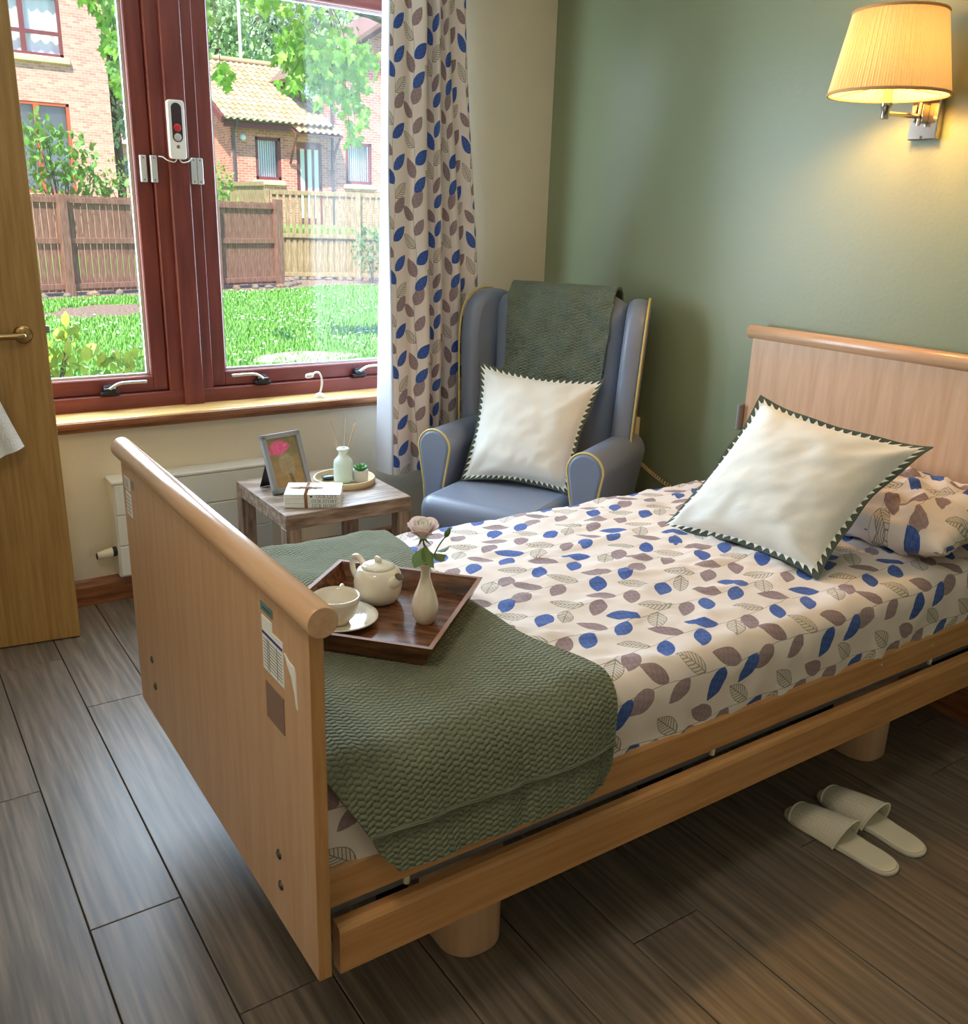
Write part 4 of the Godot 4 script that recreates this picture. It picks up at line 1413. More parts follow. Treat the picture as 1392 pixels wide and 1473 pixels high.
# square cushion between four corners (bottom left, bottom right, top right, top left), white front, green back and zigzag edge
func cushion(called: String, label: String, bl: Vector3, br: Vector3, tr: Vector3, tl: Vector3, thick: float, seed_: int, facing: float) -> void:
	var c := (bl + br + tr + tl) / 4
	var t := thing(called, label, "cushion", c)
	var nrm := (br - bl).cross(tl - bl).normalized() * facing
	var n := FastNoiseLite.new()
	n.seed = seed_
	n.frequency = 2.2
	n.fractal_octaves = 3
	var at := func(u: float, v: float, d: float) -> Vector3:
		var a := (u + 1) / 2
		var b := (v + 1) / 2
		# edges draw in between the corners
		var du := 0.09 * (1 - u * u) * absf(v) * v
		var dv := 0.09 * (1 - v * v) * absf(u) * u
		a -= dv * 0.5
		b -= du * 0.5
		return bl.lerp(br, a).lerp(tl.lerp(tr, a), b) - c + nrm * d
	var fat := func(u: float, v: float) -> float: return thick * pow(maxf(0.0, (1 - pow(absf(u), 2.4)) * (1 - pow(absf(v), 2.4))), 0.55)
	for side in [1.0, -1.0]:
		var p := []
		var uv := []
		for i in 37:
			var row := []
			var ru := []
			for j in 37:
				var u := i / 18.0 - 1.0
				var v := j / 18.0 - 1.0
				var edge := minf(1 - absf(u), 1 - absf(v))
				var corner := maxf(0.0, absf(u) + absf(v) - 1.1)
				var w := n.get_noise_2d(u * 0.8, v * 0.8 + side) * 0.007 * smoothstep(0.0, 0.35, edge) + corner * 0.012 * sin((u * signf(v) - v * signf(u)) * 9.0) * smoothstep(0.0, 0.1, edge)
				row.append(at.call(u, v, side * (fat.call(u, v) + 0.004) + w))
				ru.append(Vector2(u, v) * 0.5)
			p.append(row)
			uv.append(ru)
		obj("front" if side > 0 else "back", Sh.new().soft().grid(p, uv, false, (side * facing) < 0), M.linen if side > 0 else M.trim_green, t)
	# green flange all round and white teeth on it
	var ring := []
	var per := 19
	for sd in 4:
		for k in per:
			var f := float(k) / per * 2 - 1
			ring.append([Vector2(f, -1), Vector2(1, f), Vector2(-f, 1), Vector2(-1, -f)][sd])
	var fl := Sh.new()
	var teeth := Sh.new()
	var m := ring.size()
	var q := []
	var quv := []
	for k in m + 1:
		var w: Vector2 = ring[k % m]
		var o := w * (1.0 + 0.085 / maxf(absf(w.x), absf(w.y)))
		var wav := sin(k * 0.9) * 0.005 + sin(k * 0.37 + seed_) * 0.006
		q.append([at.call(w.x * 0.97, w.y * 0.97, 0.0), at.call(o.x, o.y, wav)])
		quv.append([Vector2.ZERO, Vector2.ZERO])
	fl.cloth(q, quv, 0.003)
	obj("edging", fl, M.trim_green, t)
	for k in m:
		var a: Vector3 = q[k][0] + nrm * 0.0045
		var b: Vector3 = q[k + 1][0] + nrm * 0.0045
		var tip: Vector3 = (q[k][0] + q[k + 1][0]) / 2 * 0.18 + (q[k][1] + q[k + 1][1]) / 2 * 0.82 + nrm * 0.0045
		if facing > 0:
			teeth.tri(a, b, tip)
		else:
			teeth.tri(b, a, tip)
	obj("zigzag_trim", teeth, M.trim_white, t)


func bed_throw(n: FastNoiseLite) -> void:
	# from the far side over the foot of the bed and down over the near rail
	var path := [Vector2(1.244, 0.47), Vector2(1.240, 0.53), Vector2(1.256, 0.565), Vector2(1.285, 0.583)]
	for k in 24:
		path.append(Vector2(lerpf(1.31, 2.15, k / 23.0), 0.588 + 0.016 * sin(PI * k / 23.0)))
	path.append_array([Vector2(2.18, 0.584), Vector2(2.205, 0.572), Vector2(2.225, 0.552), Vector2(2.236, 0.525), Vector2(2.243, 0.49), Vector2(2.249, 0.455), Vector2(2.253, 0.432), Vector2(2.256, 0.415), Vector2(2.258, 0.405)])
	var pts := spline(path, 110)
	var lens := [0.0]
	for i in range(1, pts.size()):
		lens.append(lens[i - 1] + (pts[i] - pts[i - 1]).length())
	var total: float = lens[-1]
	var p := []
	var uv := []
	var nt := 44
	var fold := FastNoiseLite.new()
	fold.seed = 8
	fold.frequency = 1.0
	for j in nt + 1:
		var col := []
		var cu := []
		for i in pts.size():
			var s: float = lens[i]
			var hang := smoothstep(total - 0.24, total, s)
			var f := float(j) / nt
			var zz: float = pts[i].x
			var left := -2.083 + 0.085 * pow(hang, 1.2)
			var right := lerpf(-1.485, -1.555, smoothstep(1.3, 1.75, zz)) + 0.06 * smoothstep(1.95, 2.2, zz) - 0.035 * hang
			# round the two hanging corners
			var cor := 0.022 * pow(smoothstep(total - 0.05, total, s), 2.0)
			left += cor
			right -= cor
			var x := lerpf(left, right, f)
			var wave := bump(n, x * 1.2 + 7.0, zz * 1.1) * 0.010
			var top := 1.0 - hang
			# soft folds that run down the hanging part
			var pleat := 0.012 * sin(f * 9.0 + 0.6) * smoothstep(total - 0.26, total - 0.04, s) + 0.012 * exp(-pow((f - 0.62 - (total - s) * 0.9) * 9.0, 2.0)) * smoothstep(total - 0.4, total - 0.2, s)
			var edge := smoothstep(0.0, 0.12, minf(f, 1 - f))
			var y: float = pts[i].y + (0.004 + wave * 0.7 + 0.012 * (0.5 + 0.5 * bump(fold, x * 5.0, zz * 2.4))) * top * (0.3 + 0.7 * edge)
			# the tray presses it flat
			var press := 1.0 - smoothstep(0.20, 0.27, Vector2(x + 1.77, zz - 1.8125).length())
			y = lerpf(y, minf(y, 0.603), press)
			var z := zz + absf(pleat) * (0.25 + 0.75 * hang) - hang * 0.004 * sin(f * 20.0)
			y += 0.02 * hang * sin(f * PI) * -0.3
			col.append(Vector3(x, y, z))
			cu.append(Vector2(x / 0.098, s / 0.098))
		p.append(col)
		uv.append(cu)
	p.reverse()
	uv.reverse()
	var t := thing("throw_blanket", "sage green chunky knit throw across the foot of the bed", "blanket")
	obj("cloth", Sh.new().cloth(p, uv, 0.010), M.throw, t)
	# rolled hem along the hanging end
	var hem := []
	for j in nt + 1:
		var r: Vector3 = p[j][pts.size() - 12]
		hem.append(r + Vector3(0, 0, 0.003))
	obj("hem", Sh.new().tube(hem, 0.0042, 6), M.throw, t)


func chair() -> void:
	# local axes: x to the sitter's left as seen from the front right, z forward
	var t := thing("wing_armchair", "grey-blue vinyl wing armchair with yellow piping in the corner", "armchair", Vector3(-0.669, 0, 0.706), deg_to_rad(-62.7))
	obj("base", Sh.new().prism(rounded_rect(0.58, 0.62, 0.03), 0.12, 0.305, 0.015, Vector3(0, 0, -0.125)), M.vinyl, t)
	for x in [-0.26, 0.26]:
		for z in [-0.40, 0.15]:
			obj("leg", Sh.new().tube([Vector3(x, 0, z), Vector3(x, 0.13, z)], [0.018, 0.024], 12), M.dark_metal, t)
	# seat cushion, reaching out in front of the arms
	var seat := []
	seat.append_array(arc(Vector2(0.185, 0.195), 0.05, 0, PI / 2, 5))
	seat.append_array(arc(Vector2(-0.185, 0.195), 0.05, PI / 2, PI, 5))
	seat.append_array([Vector2(-0.235, -0.42), Vector2(0.235, -0.42)])
	obj("seat", Sh.new().prism(seat, 0.295, 0.428, 0.042), M.vinyl, t)
	# arms: a drop-shaped front drawn back
	for sd in [-1.0, 1.0]:
		var out := []
		out.append_array(arc(Vector2(0, 0.547), 0.068, -0.25, PI + 0.25, 16))
		out.append_array([Vector2(-0.055, 0.465), Vector2(-0.043, 0.39), Vector2(-0.038, 0.28), Vector2(-0.038, 0.13), Vector2(0.038, 0.13), Vector2(0.038, 0.28), Vector2(0.043, 0.39), Vector2(0.055, 0.465)])
		var a := obj("arm", Sh.new().prism(out, -0.42, 0.02, 0.014, Vector3(sd * 0.305, 0, 0), Basis(Vector3(1, 0, 0), Vector3(0, 0, 1), Vector3(0, 1, 0))), M.vinyl, t)
		var ring := []
		for k in range(0, 25):
			var idx := k - 4
			if idx < -4:
				continue
			ring.append(out[posmod(idx, out.size())])
		var pts := []
		for q in ring:
			pts.append(Vector3(sd * 0.305 + q.x * 0.985, 0.547 + (q.y - 0.547) * 0.985, 0.014))
		obj("piping", Sh.new().tube(spline(pts, 60), 0.0044, 7), M.piping, a)
	# back: a padded slab leaning back
	var p := []
	var uv := []
	for i in 25:
		var row := []
		var ru := []
		var f := i / 24.0
		var y := lerpf(0.40, 1.105, f)
		for j in 33:
			var a := TAU * j / 32.0
			var c := signf(cos(a)) * pow(absf(cos(a)), 0.35)
			var s := signf(sin(a)) * pow(absf(sin(a)), 0.6)
			var capw := 1.0 - pow(maxf(0.0, (f - 0.9) / 0.1), 3.0) * 0.25
			var capt := 1.0 - pow(maxf(0.0, (f - 0.88) / 0.12), 2.0) * 0.75
			row.append(Vector3(-0.025 * f + c * lerpf(0.25, 0.275, f) * capw, y + 0.03 * maxf(0, f - 0.8) * (1 - c * c), lerpf(-0.38, -0.475, f) + s * 0.068 * capt))
			ru.append(Vector2.ZERO)
		p.append(row)
		uv.append(ru)
	var bk := Sh.new()
	bk.soft()
	bk.grid(p, uv, false, false)
	bk.soft()
	for j in 32:
		bk.tri(Vector3(-0.025, 1.113, -0.475), p[24][j + 1], p[24][j])
		bk.tri(Vector3(0, 0.40, -0.38), p[0][j], p[0][j + 1])
	obj("back", bk, M.vinyl, t)
	# wings: ears at each side of the back, piped along the outer front edge
	for sd in [-1.0, 1.0]:
		var front := spline([Vector2(-0.31, 0.575), Vector2(-0.315, 0.70), Vector2(-0.318, 0.83), Vector2(-0.325, 0.95), Vector2(-0.35, 1.04), Vector2(-0.395, 1.085), Vector2(-0.45, 1.103), Vector2(-0.51, 1.10)], 22)
		var out: Array = front.duplicate()
		out.append_array([Vector2(-0.56, 1.085), Vector2(-0.565, 1.0), Vector2(-0.48, 0.52), Vector2(-0.315, 0.53)])
		var lean := Basis(Vector3(sd * 0.30, 0, 0.954), Vector3(0.954, 0, -sd * 0.30), Vector3(sd * 0.05, 1, 0))
		var w := obj("wing", Sh.new().prism(out, -0.042, 0.042, 0.03, Vector3(sd * 0.398 - 0.018, 0, 0), lean), M.vinyl, t)
		var pts := []
		for q in front:
			pts.append(Vector3(sd * 0.398 - 0.018, 0, 0) + lean * Vector3(q.x + 0.001, sd * 0.034, q.y + 0.001))
		obj("piping", Sh.new().tube(pts, 0.0044, 7), M.piping, w)


func chair_textiles() -> void:
	# throw over the top of the back, its front end reaching half way down
	var base := Transform3D(Basis(Vector3.UP, deg_to_rad(-62.7)), Vector3(-0.669, 0, 0.706))
	var n := FastNoiseLite.new()
	n.seed = 21
	n.frequency = 3.0
	n.fractal_octaves = 3
	var path := spline([Vector2(-0.352, 0.75), Vector2(-0.366, 0.84), Vector2(-0.380, 0.95), Vector2(-0.394, 1.05), Vector2(-0.414, 1.107), Vector2(-0.46, 1.137), Vector2(-0.515, 1.132), Vector2(-0.556, 1.09), Vector2(-0.568, 1.0), Vector2(-0.566, 0.90)], 60)
	var p := []
	var uv := []
	for j in 33:
		var f := j / 32.0
		var col := []
		var cu := []
		var s := 0.0
		for i in path.size():
			var q: Vector2 = path[i]
			if i > 0:
				s += (q - path[i - 1]).length()
			var low := 1.0 - smoothstep(0.0, 0.42, s)
			var x := lerpf(-0.235, 0.200, f) + 0.012 * sin(s * 7.0)
			x *= 1.0 - 0.05 * low
			var w := n.get_noise_2d(f * 1.2 + s * 0.6, s * 2.5) * 0.022
			col.append(base * Vector3(x, q.y + (0.006 * sin(f * 5.0) if i < 30 else 0.0), q.x + 0.012 + w))
			cu.append(Vector2(x / 0.115, s / 0.115))
		p.append(col)
		uv.append(cu)
	var o := obj("throw_blanket", Sh.new().cloth(p, uv, 0.009), M.chair_throw)
	tag(o, "dark green woven throw draped over the armchair back", "blanket")
	cushion("scatter_cushion", "white cushion with zigzag edging sitting on the armchair", Vector3(-0.735, 0.445, 0.532), Vector3(-0.508, 0.445, 0.84), Vector3(-0.312, 0.798, 0.758), Vector3(-0.585, 0.823, 0.415), 0.07, 12, 1.0)


func curtain() -> void:
	# pleats in plan: [x, z] along the cloth from the window side to the wall side
	var plan := [Vector2(-0.85, 0.078), Vector2(-0.89, 0.082), Vector2(-0.918, 0.098), Vector2(-0.916, 0.135), Vector2(-0.908, 0.172), Vector2(-0.896, 0.2), Vector2(-0.865, 0.205), Vector2(-0.825, 0.199), Vector2(-0.785, 0.182), Vector2(-0.765, 0.194), Vector2(-0.730, 0.200), Vector2(-0.702, 0.180), Vector2(-0.705, 0.130), Vector2(-0.685, 0.115), Vector2(-0.655, 0.150), Vector2(-0.635, 0.190), Vector2(-0.610, 0.180), Vector2(-0.608, 0.125), Vector2(-0.585, 0.110), Vector2(-0.560, 0.150), Vector2(-0.540, 0.178), Vector2(-0.515, 0.160), Vector2(-0.512, 0.115), Vector2(-0.485, 0.105), Vector2(-0.455, 0.140), Vector2(-0.430, 0.158), Vector2(-0.415, 0.130), Vector2(-0.410, 0.090)]
	var line := spline(plan, 150)
	var t := thing("curtain", "full-length curtain printed with blue and mauve leaves, drawn to the right", "curtain")
	var lens := [0.0]
	for i in range(1, line.size()):
		lens.append(lens[i - 1] + (line[i] - line[i - 1]).length())
	var rows := 36
	var outer := []
	var uo := []
	var inner := []
	for i in line.size():
		var a := []
		var ua := []
		var c := []
		for j in rows + 1:
			var f := float(j) / rows
			var y := lerpf(0.395, 2.34, f)
			var q: Vector2 = line[i]
			if i < 30:
				q = q.lerp(line[30], 0.2 + 0.55 * f)
			# narrower under the heading tape, opening towards the hem
			var spread := lerpf(1.0, 0.80, smoothstep(0.2, 1.0, f))
			var x := -0.88 + (q.x + 0.88) * spread + 0.006 * sin(f * 5.0 + i * 0.05)
			var z := 0.152 + (q.y - 0.135) * lerpf(1.3, 0.95, f) + 0.004 * sin(f * 9.0 + i * 0.2)
			# flatter where the armchair stands against it
			z = lerpf(z, 0.108 + (z - 0.152) * 0.5, smoothstep(-0.72, -0.58, x))
			if i < 12:
				y -= 0.03 * (1.0 - f) * (1.0 - i / 12.0) * -0.6
			a.append(Vector3(x, y, z))
			ua.append(Vector2((lens[i] - 0.05) / 0.42, -y / 0.35))
		outer.append(a)
		uo.append(ua)
	for i in line.size():
		var c := []
		for j in rows + 1:
			var du: Vector3 = outer[mini(i + 1, line.size() - 1)][j] - outer[maxi(i - 1, 0)][j]
			var nn := Vector3(-du.z, 0, du.x).normalized()
			c.append(outer[i][j] - nn * 0.007 + Vector3(0, 0.012 if j == 0 else 0.0, 0))
		inner.append(c)
	obj("printed_cloth", Sh.new().cloth(outer.slice(28), uo.slice(28), 0.002), M.print_curtain, t)
	obj("lining", Sh.new().cloth(inner.slice(26), uo.slice(26), 0.0015), M.lining, t)
	# the leading edge turned back so that the lining shows
	obj("turned_edge", Sh.new().cloth(outer.slice(0, 30), uo.slice(0, 30), 0.002), M.lining, t)
	obj("rail", Sh.new().bb(Vector3(-2.9, 2.34, 0.11), Vector3(-0.32, 2.365, 0.16), 0.004), M.white_plastic, t)


func lamp() -> void:
	var t := thing("wall_lamp", "chrome wall lamp with lit pleated cream shade on the green wall", "lamp", Vector3(0, 1.67, 1.703))
	# back plate, swivel and arm
	var bp := obj("back_plate", Sh.new().bb(Vector3(-0.026, -0.055, -0.042), Vector3(0, 0.058, 0.042), 0.003), M.chrome, t)
	obj("slot", Sh.new().bb(Vector3(-0.0265, -0.053, -0.004), Vector3(-0.024, -0.045, 0.004)), M.black_plastic, bp)
	var j := Sh.new()
	j.bb(Vector3(-0.052, -0.012, -0.017), Vector3(-0.026, 0.034, -0.010), 0.002)
	j.bb(Vector3(-0.052, -0.012, 0.006), Vector3(-0.026, 0.034, 0.013), 0.002)
	j.tube([Vector3(-0.046, -0.020, -0.002), Vector3(-0.046, 0.040, -0.002)], 0.006, 12)
	obj("swivel", j, M.chrome, t)
	obj("arm", Sh.new().tube([Vector3(-0.042, 0.004, -0.002), Vector3(-0.20, -0.002, 0.0)], 0.0062, 12), M.chrome, t)
	obj("lamp_holder", Sh.new().lathe([Vector2(0, -0.016), Vector2(0.009, -0.016), Vector2(0.0105, -0.013), Vector2(0.0105, 0.010), Vector2(0.0145, 0.013), Vector2(0.0145, 0.03), Vector2(0.012, 0.034), Vector2(0.012, 0.075), Vector2(0, 0.075)], 20, Vector3(-0.205, 0, 0)), M.chrome, t)
	var c := Vector3(-0.205, 0.135, 0)
	obj("bulb", Sh.new().lathe([Vector2(0.004, -0.055), Vector2(0.013, -0.05), Vector2(0.016, -0.03), Vector2(0.026, -0.005), Vector2(0.029, 0.012), Vector2(0.024, 0.03), Vector2(0.012, 0.041), Vector2(0, 0.043)], 20, c), mat(rgb(255, 230, 190), 0.3, {"emission_enabled": true, "emission": Color(1.0, 0.74, 0.36), "emission_energy_multiplier": 1.5}), t)
	var om := OmniLight3D.new()
	om.name = "lamp_bulb_light"
	om.light_color = Color(1.0, 0.77, 0.45)
	om.light_energy = 0.47
	om.light_size = 0.05
	om.omni_range = 8.0
	om.omni_attenuation = 2.0
	om.shadow_enabled = true
	om.position = c + Vector3(0, 0.0, 0)
	t.add_child(om)
	# pleated cloth shade: fine upright ribs
	var p := []
	var uv := []
	var seg := 264
	for k in seg + 1:
		var a := TAU * k / seg
		var row := []
		var ru := []
		for i in 9:
			var f := i / 8.0
			var r := lerpf(0.150, 0.113, f) + (0.0022 if k % 2 else -0.0008) * (1.0 + 0.3 * sin(k * 1.7))
			row.append(Vector3(-0.205 + cos(a) * r, lerpf(0.043, 0.238, f), sin(a) * r))
			ru.append(Vector2(a, f))
		p.append(row)
		uv.append(ru)
	var sm := mat(rgb(240, 214, 160), 0.9, {"backlight_enabled": true, "backlight": Color(0.32, 0.29, 0.23)})
	obj("lamp_shade", Sh.new().flat().grid(p, uv, false, true), sm, t)
	for q in [[0.151, 0.043], [0.1145, 0.238]]:
		var pts := []
		for k in 60:
			var a := TAU * k / 60
			pts.append(Vector3(-0.205 + cos(a) * q[0], q[1], sin(a) * q[0]))
		obj("shade_trim", Sh.new().tube(pts, 0.0042, 6, false, true), mat(rgb(206, 158, 104), 0.85), t)
	var spider := Sh.new()
	for k in 3:
		var a := k * TAU / 3 + 0.5
		spider.tube([Vector3(-0.205, 0.07, 0), Vector3(-0.205 + cos(a) * 0.148, 0.05, sin(a) * 0.148)], 0.0015, 5)
	obj("shade_carrier", spider, M.chrome, t)


func side_table() -> void:
	var x0 := -1.507
	var x1 := -1.050
	var z0 := 0.215
	var z1 := 0.672
	var t := thing("side_table", "small square grey-brown wood effect side table under the window", "table")
	obj("top", Sh.new().bb(Vector3(x0, 0.400, z0), Vector3(x1, 0.450, z1), 0.0015), M.table_wood, t)
	for x in [x0, x1 - 0.05]:
		for z in [z0, z1 - 0.05]:
			obj("leg", Sh.new().bb(Vector3(x, 0.0, z), Vector3(x + 0.05, 0.400, z + 0.05), 0.0015), M.table_wood_y, t)
	# picture of a thistle in a grey frame
	var f := thing("photo_frame", "grey photo frame holding a picture of a pink thistle", "picture frame", Vector3(-1.382, 0.4525, 0.432), 0.209)
	var tilt := Basis(Vector3.RIGHT, -0.36)
	var fr := Sh.new()
	var w := 0.155
	var h := 0.205
	for q in [[-w / 2, -w / 2 + 0.017, 0.0, h], [w / 2 - 0.017, w / 2, 0.0, h], [-w / 2, w / 2, 0.0, 0.017], [-w / 2, w / 2, h - 0.017, h]]:
		fr.box(tilt * Vector3((q[0] + q[1]) / 2, (q[2] + q[3]) / 2, 0), Vector3(q[1] - q[0], q[3] - q[2], 0.018), 0.0015, tilt)
	obj("frame", fr, mat(rgb(146, 146, 148), 0.5), f)
	var pic := Sh.new()
	var a := tilt * Vector3(-w / 2 + 0.015, 0.015, 0.0)
	var b := tilt * Vector3(w / 2 - 0.015, 0.015, 0.0)
	var c := tilt * Vector3(w / 2 - 0.015, h - 0.015, 0.0)
	var d := tilt * Vector3(-w / 2 + 0.015, h - 0.015, 0.0)
	pic.quad(a, b, c, d, Vector2(0, 1), Vector2(1, 1), Vector2(1, 0), Vector2(0, 0))
	obj("picture", pic, mat(Color.WHITE, 0.25, {"albedo_texture": thistle()}), f)
	obj("backing", Sh.new().box(tilt * Vector3(0, h / 2, -0.006), Vector3(w - 0.01, h - 0.01, 0.005), 0.0, tilt), M.black_plastic, f)
	obj("strut", Sh.new().box(Vector3(-0.035, 0.058, -0.088), Vector3(0.045, 0.128, 0.003), 0.0, Basis(Vector3.RIGHT, 0.42)), M.black_plastic, f)
	books()
	# round tray with bottle, plant and pebble
	var rt := Vector3(-1.177, 0.45, 0.410)
	var tr := thing("round_tray", "small round pale wooden tray on the side table", "tray", rt)
	obj("dish", Sh.new().lathe([Vector2(0, 0.0), Vector2(0.106, 0.0), Vector2(0.110, 0.003), Vector2(0.110, 0.021), Vector2(0.1085, 0.023), Vector2(0.1045, 0.023), Vector2(0.103, 0.021), Vector2(0.103, 0.006), Vector2(0, 0.006)], 56), mat(rgb(206, 184, 146), 0.5), tr)
	var bo := thing("reed_diffuser", "frosted pale green glass diffuser bottle with reeds", "diffuser", Vector3(-1.184, 0.4565, 0.418))
	obj("bottle", Sh.new().lathe([Vector2(0, 0), Vector2(0.029, 0), Vector2(0.033, 0.004), Vector2(0.034, 0.012), Vector2(0.034, 0.068), Vector2(0.031, 0.080), Vector2(0.022, 0.090), Vector2(0.0165, 0.096), Vector2(0.016, 0.112), Vector2(0.022, 0.116), Vector2(0.0225, 0.121), Vector2(0.019, 0.124), Vector2(0.012, 0.124), Vector2(0.012, 0.10), Vector2(0.0, 0.09)], 40), M.frosted, bo)
	for q in [Vector3(-0.036, 0.222, -0.02), Vector3(0.022, 0.222, -0.018), Vector3(0.057, 0.205, -0.012), Vector3(0.046, 0.205, 0.0)]:
		obj("reed", Sh.new().tube([Vector3(-q.x * 0.25, 0.02, 0), q], 0.0016, 6), mat(rgb(196, 166, 128), 0.8), bo)
	var pp := thing("potted_succulent", "tiny green succulent in a ribbed white pot", "plant", Vector3(-1.127, 0.4565, 0.440))
	var prof := [Vector2(0, 0), Vector2(0.024, 0), Vector2(0.0265, 0.003)]
	for k in 8:
		prof.append(Vector2(0.0275 if k % 2 else 0.0268, 0.006 + k * 0.0044))
	prof.append_array([Vector2(0.0275, 0.042), Vector2(0.024, 0.042), Vector2(0.023, 0.036), Vector2(0, 0.036)])
	obj("pot", Sh.new().lathe(prof, 36), mat(rgb(214, 212, 206), 0.6), pp)
	var leaf := Sh.new()
	leaf.tube(spline([Vector3(0, 0, 0), Vector3(0, 0.008, 0.010), Vector3(0, 0.013, 0.019), Vector3(0, 0.020, 0.028)], 6), [0.003, 0.0055, 0.0066, 0.0065, 0.0055, 0.0035, 0.0005], 8)
	var lm := leaf.done()
	for ringk in 3:
		for k in [8, 6, 4][ringk]:
			var o := obj("leaf", lm, M.succulent, pp)
			o.transform = Transform3D(Basis.from_euler(Vector3(-ringk * 0.38, k * TAU / [8, 6, 4][ringk] + ringk * 0.4, 0)).scaled(Vector3.ONE * [1.0, 0.85, 0.65][ringk]), Vector3(0, 0.037 + ringk * 0.003, 0))
	var pb := SphereMesh.new()
	pb.radius = 0.026
	pb.height = 0.02
	pb.radial_segments = 20
	pb.rings = 10
	var po := obj("pebble", pb, mat(rgb(34, 42, 40), 0.3))
	po.position = Vector3(-1.218, 0.4655, 0.372)
	po.scale = Vector3(1.1, 0.9, 0.8)
	tag(po, "dark green polished pebble on the round tray", "stone")


func thistle() -> ImageTexture:
	var w := 150
	var h := 200
	var im := Image.create(w, h, false, Image.FORMAT_RGB8)
	var n := FastNoiseLite.new()
	n.seed = 2
	n.frequency = 0.02
	var r := RandomNumberGenerator.new()
	r.seed = 3
	for y in h:
		for x in w:
			var k := clampf(y / float(h) + n.get_noise_2d(x, y) * 0.5, 0.0, 1.0)
			im.set_pixel(x, y, rgb(122, 116, 82).lerp(rgb(176, 140, 98), k))
	# bulb with spines, stalk, pink head
	for k in 900:
		var a := r.randf() * TAU
		var q := Vector2(78, 112) + Vector2(cos(a) * 28, sin(a) * 38) * sqrt(r.randf())
		var e := q + (q - Vector2(78, 112)).normalized() * r.randf_range(4, 16)
		for s in 12:
			var pnt := q.lerp(e, s / 11.0)
			if pnt.x >= 0 and pnt.x < w and pnt.y < h:
				im.set_pixelv(Vector2i(pnt), rgb(150, 132, 104).lerp(rgb(206, 190, 156), s / 11.0 * r.randf()))
	for y in range(146, 200):
		for x in range(-7, 8):
			im.set_pixel(clampi(84 + x + (y - 146) / 6, 0, w - 1), y, rgb(132, 126, 92).darkened(absf(x) * 0.03))
	for k in 900:
		# florets: fine strokes that fan out from the top of the bulb
		var dir := Vector2(0, -1).rotated(r.randf_range(-1.5, 1.1))
		var reach := r.randf_range(30, 58)
		var tone := rgb(196, 52, 110).lerp(rgb(242, 140, 178), r.randf())
		for s in 60:
			var q := Vector2(60, 66) + dir * reach * (s / 59.0) + Vector2(r.randf_range(-3, 3), r.randf_range(-2, 2))
			if q.x >= 0 and q.y >= 0 and q.x < w and q.y < h:
				im.set_pixelv(Vector2i(q), tone)
	return ImageTexture.create_from_image(im)


func books() -> void:
	var t := thing("book_stack", "three white decorative books tied with twine, lettered spines", "books", Vector3(-1.366, 0.45, 0.574), deg_to_rad(-28.5))
	var cover := mat(rgb(232, 234, 226), 0.5)
	var page := mat(rgb(226, 216, 194), 0.8)
	var words := ["OUR HOME.", "OUR STORY.", "OUR LIFE."]
	var turn := Basis()
	for k in 3:
		var y := k * 0.0158
		var bk := obj("book", Sh.new().bb(Vector3(-0.091, y + 0.0004, -0.07), Vector3(0.091, y + 0.0154, 0.07), 0.0012), cover, t)
		obj("pages", Sh.new().bb(Vector3(-0.0915, y + 0.0025, -0.0712), Vector3(0.0915, y + 0.0133, 0.062)), page, bk)
		var tx := text_on(words[k], 0.0150, M.ink, bk, Vector3(0, y + 0.0078, 0.0702), turn)
		var box := tx.mesh.get_aabb()
		tx.position.x = 0.083 - box.size.x / 2
		tx.position.y = y + 0.0078
	# heart before the top line
	var heart := []
	for i in 28:
		var a := TAU * i / 28
		heart.append(Vector2(pow(sin(a), 3.0), (13 * cos(a) - 5 * cos(2 * a) - 2 * cos(3 * a) - cos(4 * a)) / 16.0) * 0.0046)
	obj("heart", Sh.new().prism(heart, 0.0, 0.0008, 0.0, Vector3(-0.004, 0.0316 + 0.0078, 0.0698), Basis(Vector3(1, 0, 0), Vector3(0, 0, 1), Vector3(0, 1, 0)), false), M.ink, t)
	var jute := mat(rgb(142, 100, 66), 0.9)
	for dx in [-0.0035, 0.0, 0.0035]:
		var x: float = -0.022 + dx
		obj("twine", Sh.new().tube([Vector3(x, 0.0487, -0.072), Vector3(x, 0.0487, 0.0715), Vector3(x + 0.002, 0.001, 0.0718)], 0.0018, 6), jute, t)
	var pale := mat(rgb(202, 180, 170), 0.85)
	for s in [-1.0, 1.0]:
		for q in [0.9, 0.55]:
			var lp := []
			for k in 21:
				var a := TAU * k / 20
				lp.append(Vector3(-0.022 + s * (0.03 * q - 0.03 * q * cos(a)) , 0.052 + 0.007 * sin(a) * s * s + 0.003, 0.02 + 0.018 * sin(a)))
			obj("bow_loop", Sh.new().tube(lp, 0.0022, 6), pale if q > 0.6 else jute, t)
		obj("bow_end", Sh.new().tube(spline([Vector3(-0.022, 0.053, 0.02), Vector3(-0.022 + s * 0.012, 0.062, 0.0), Vector3(-0.022 + s * 0.022, 0.056, -0.03)], 8), 0.0017, 6), pale, t)


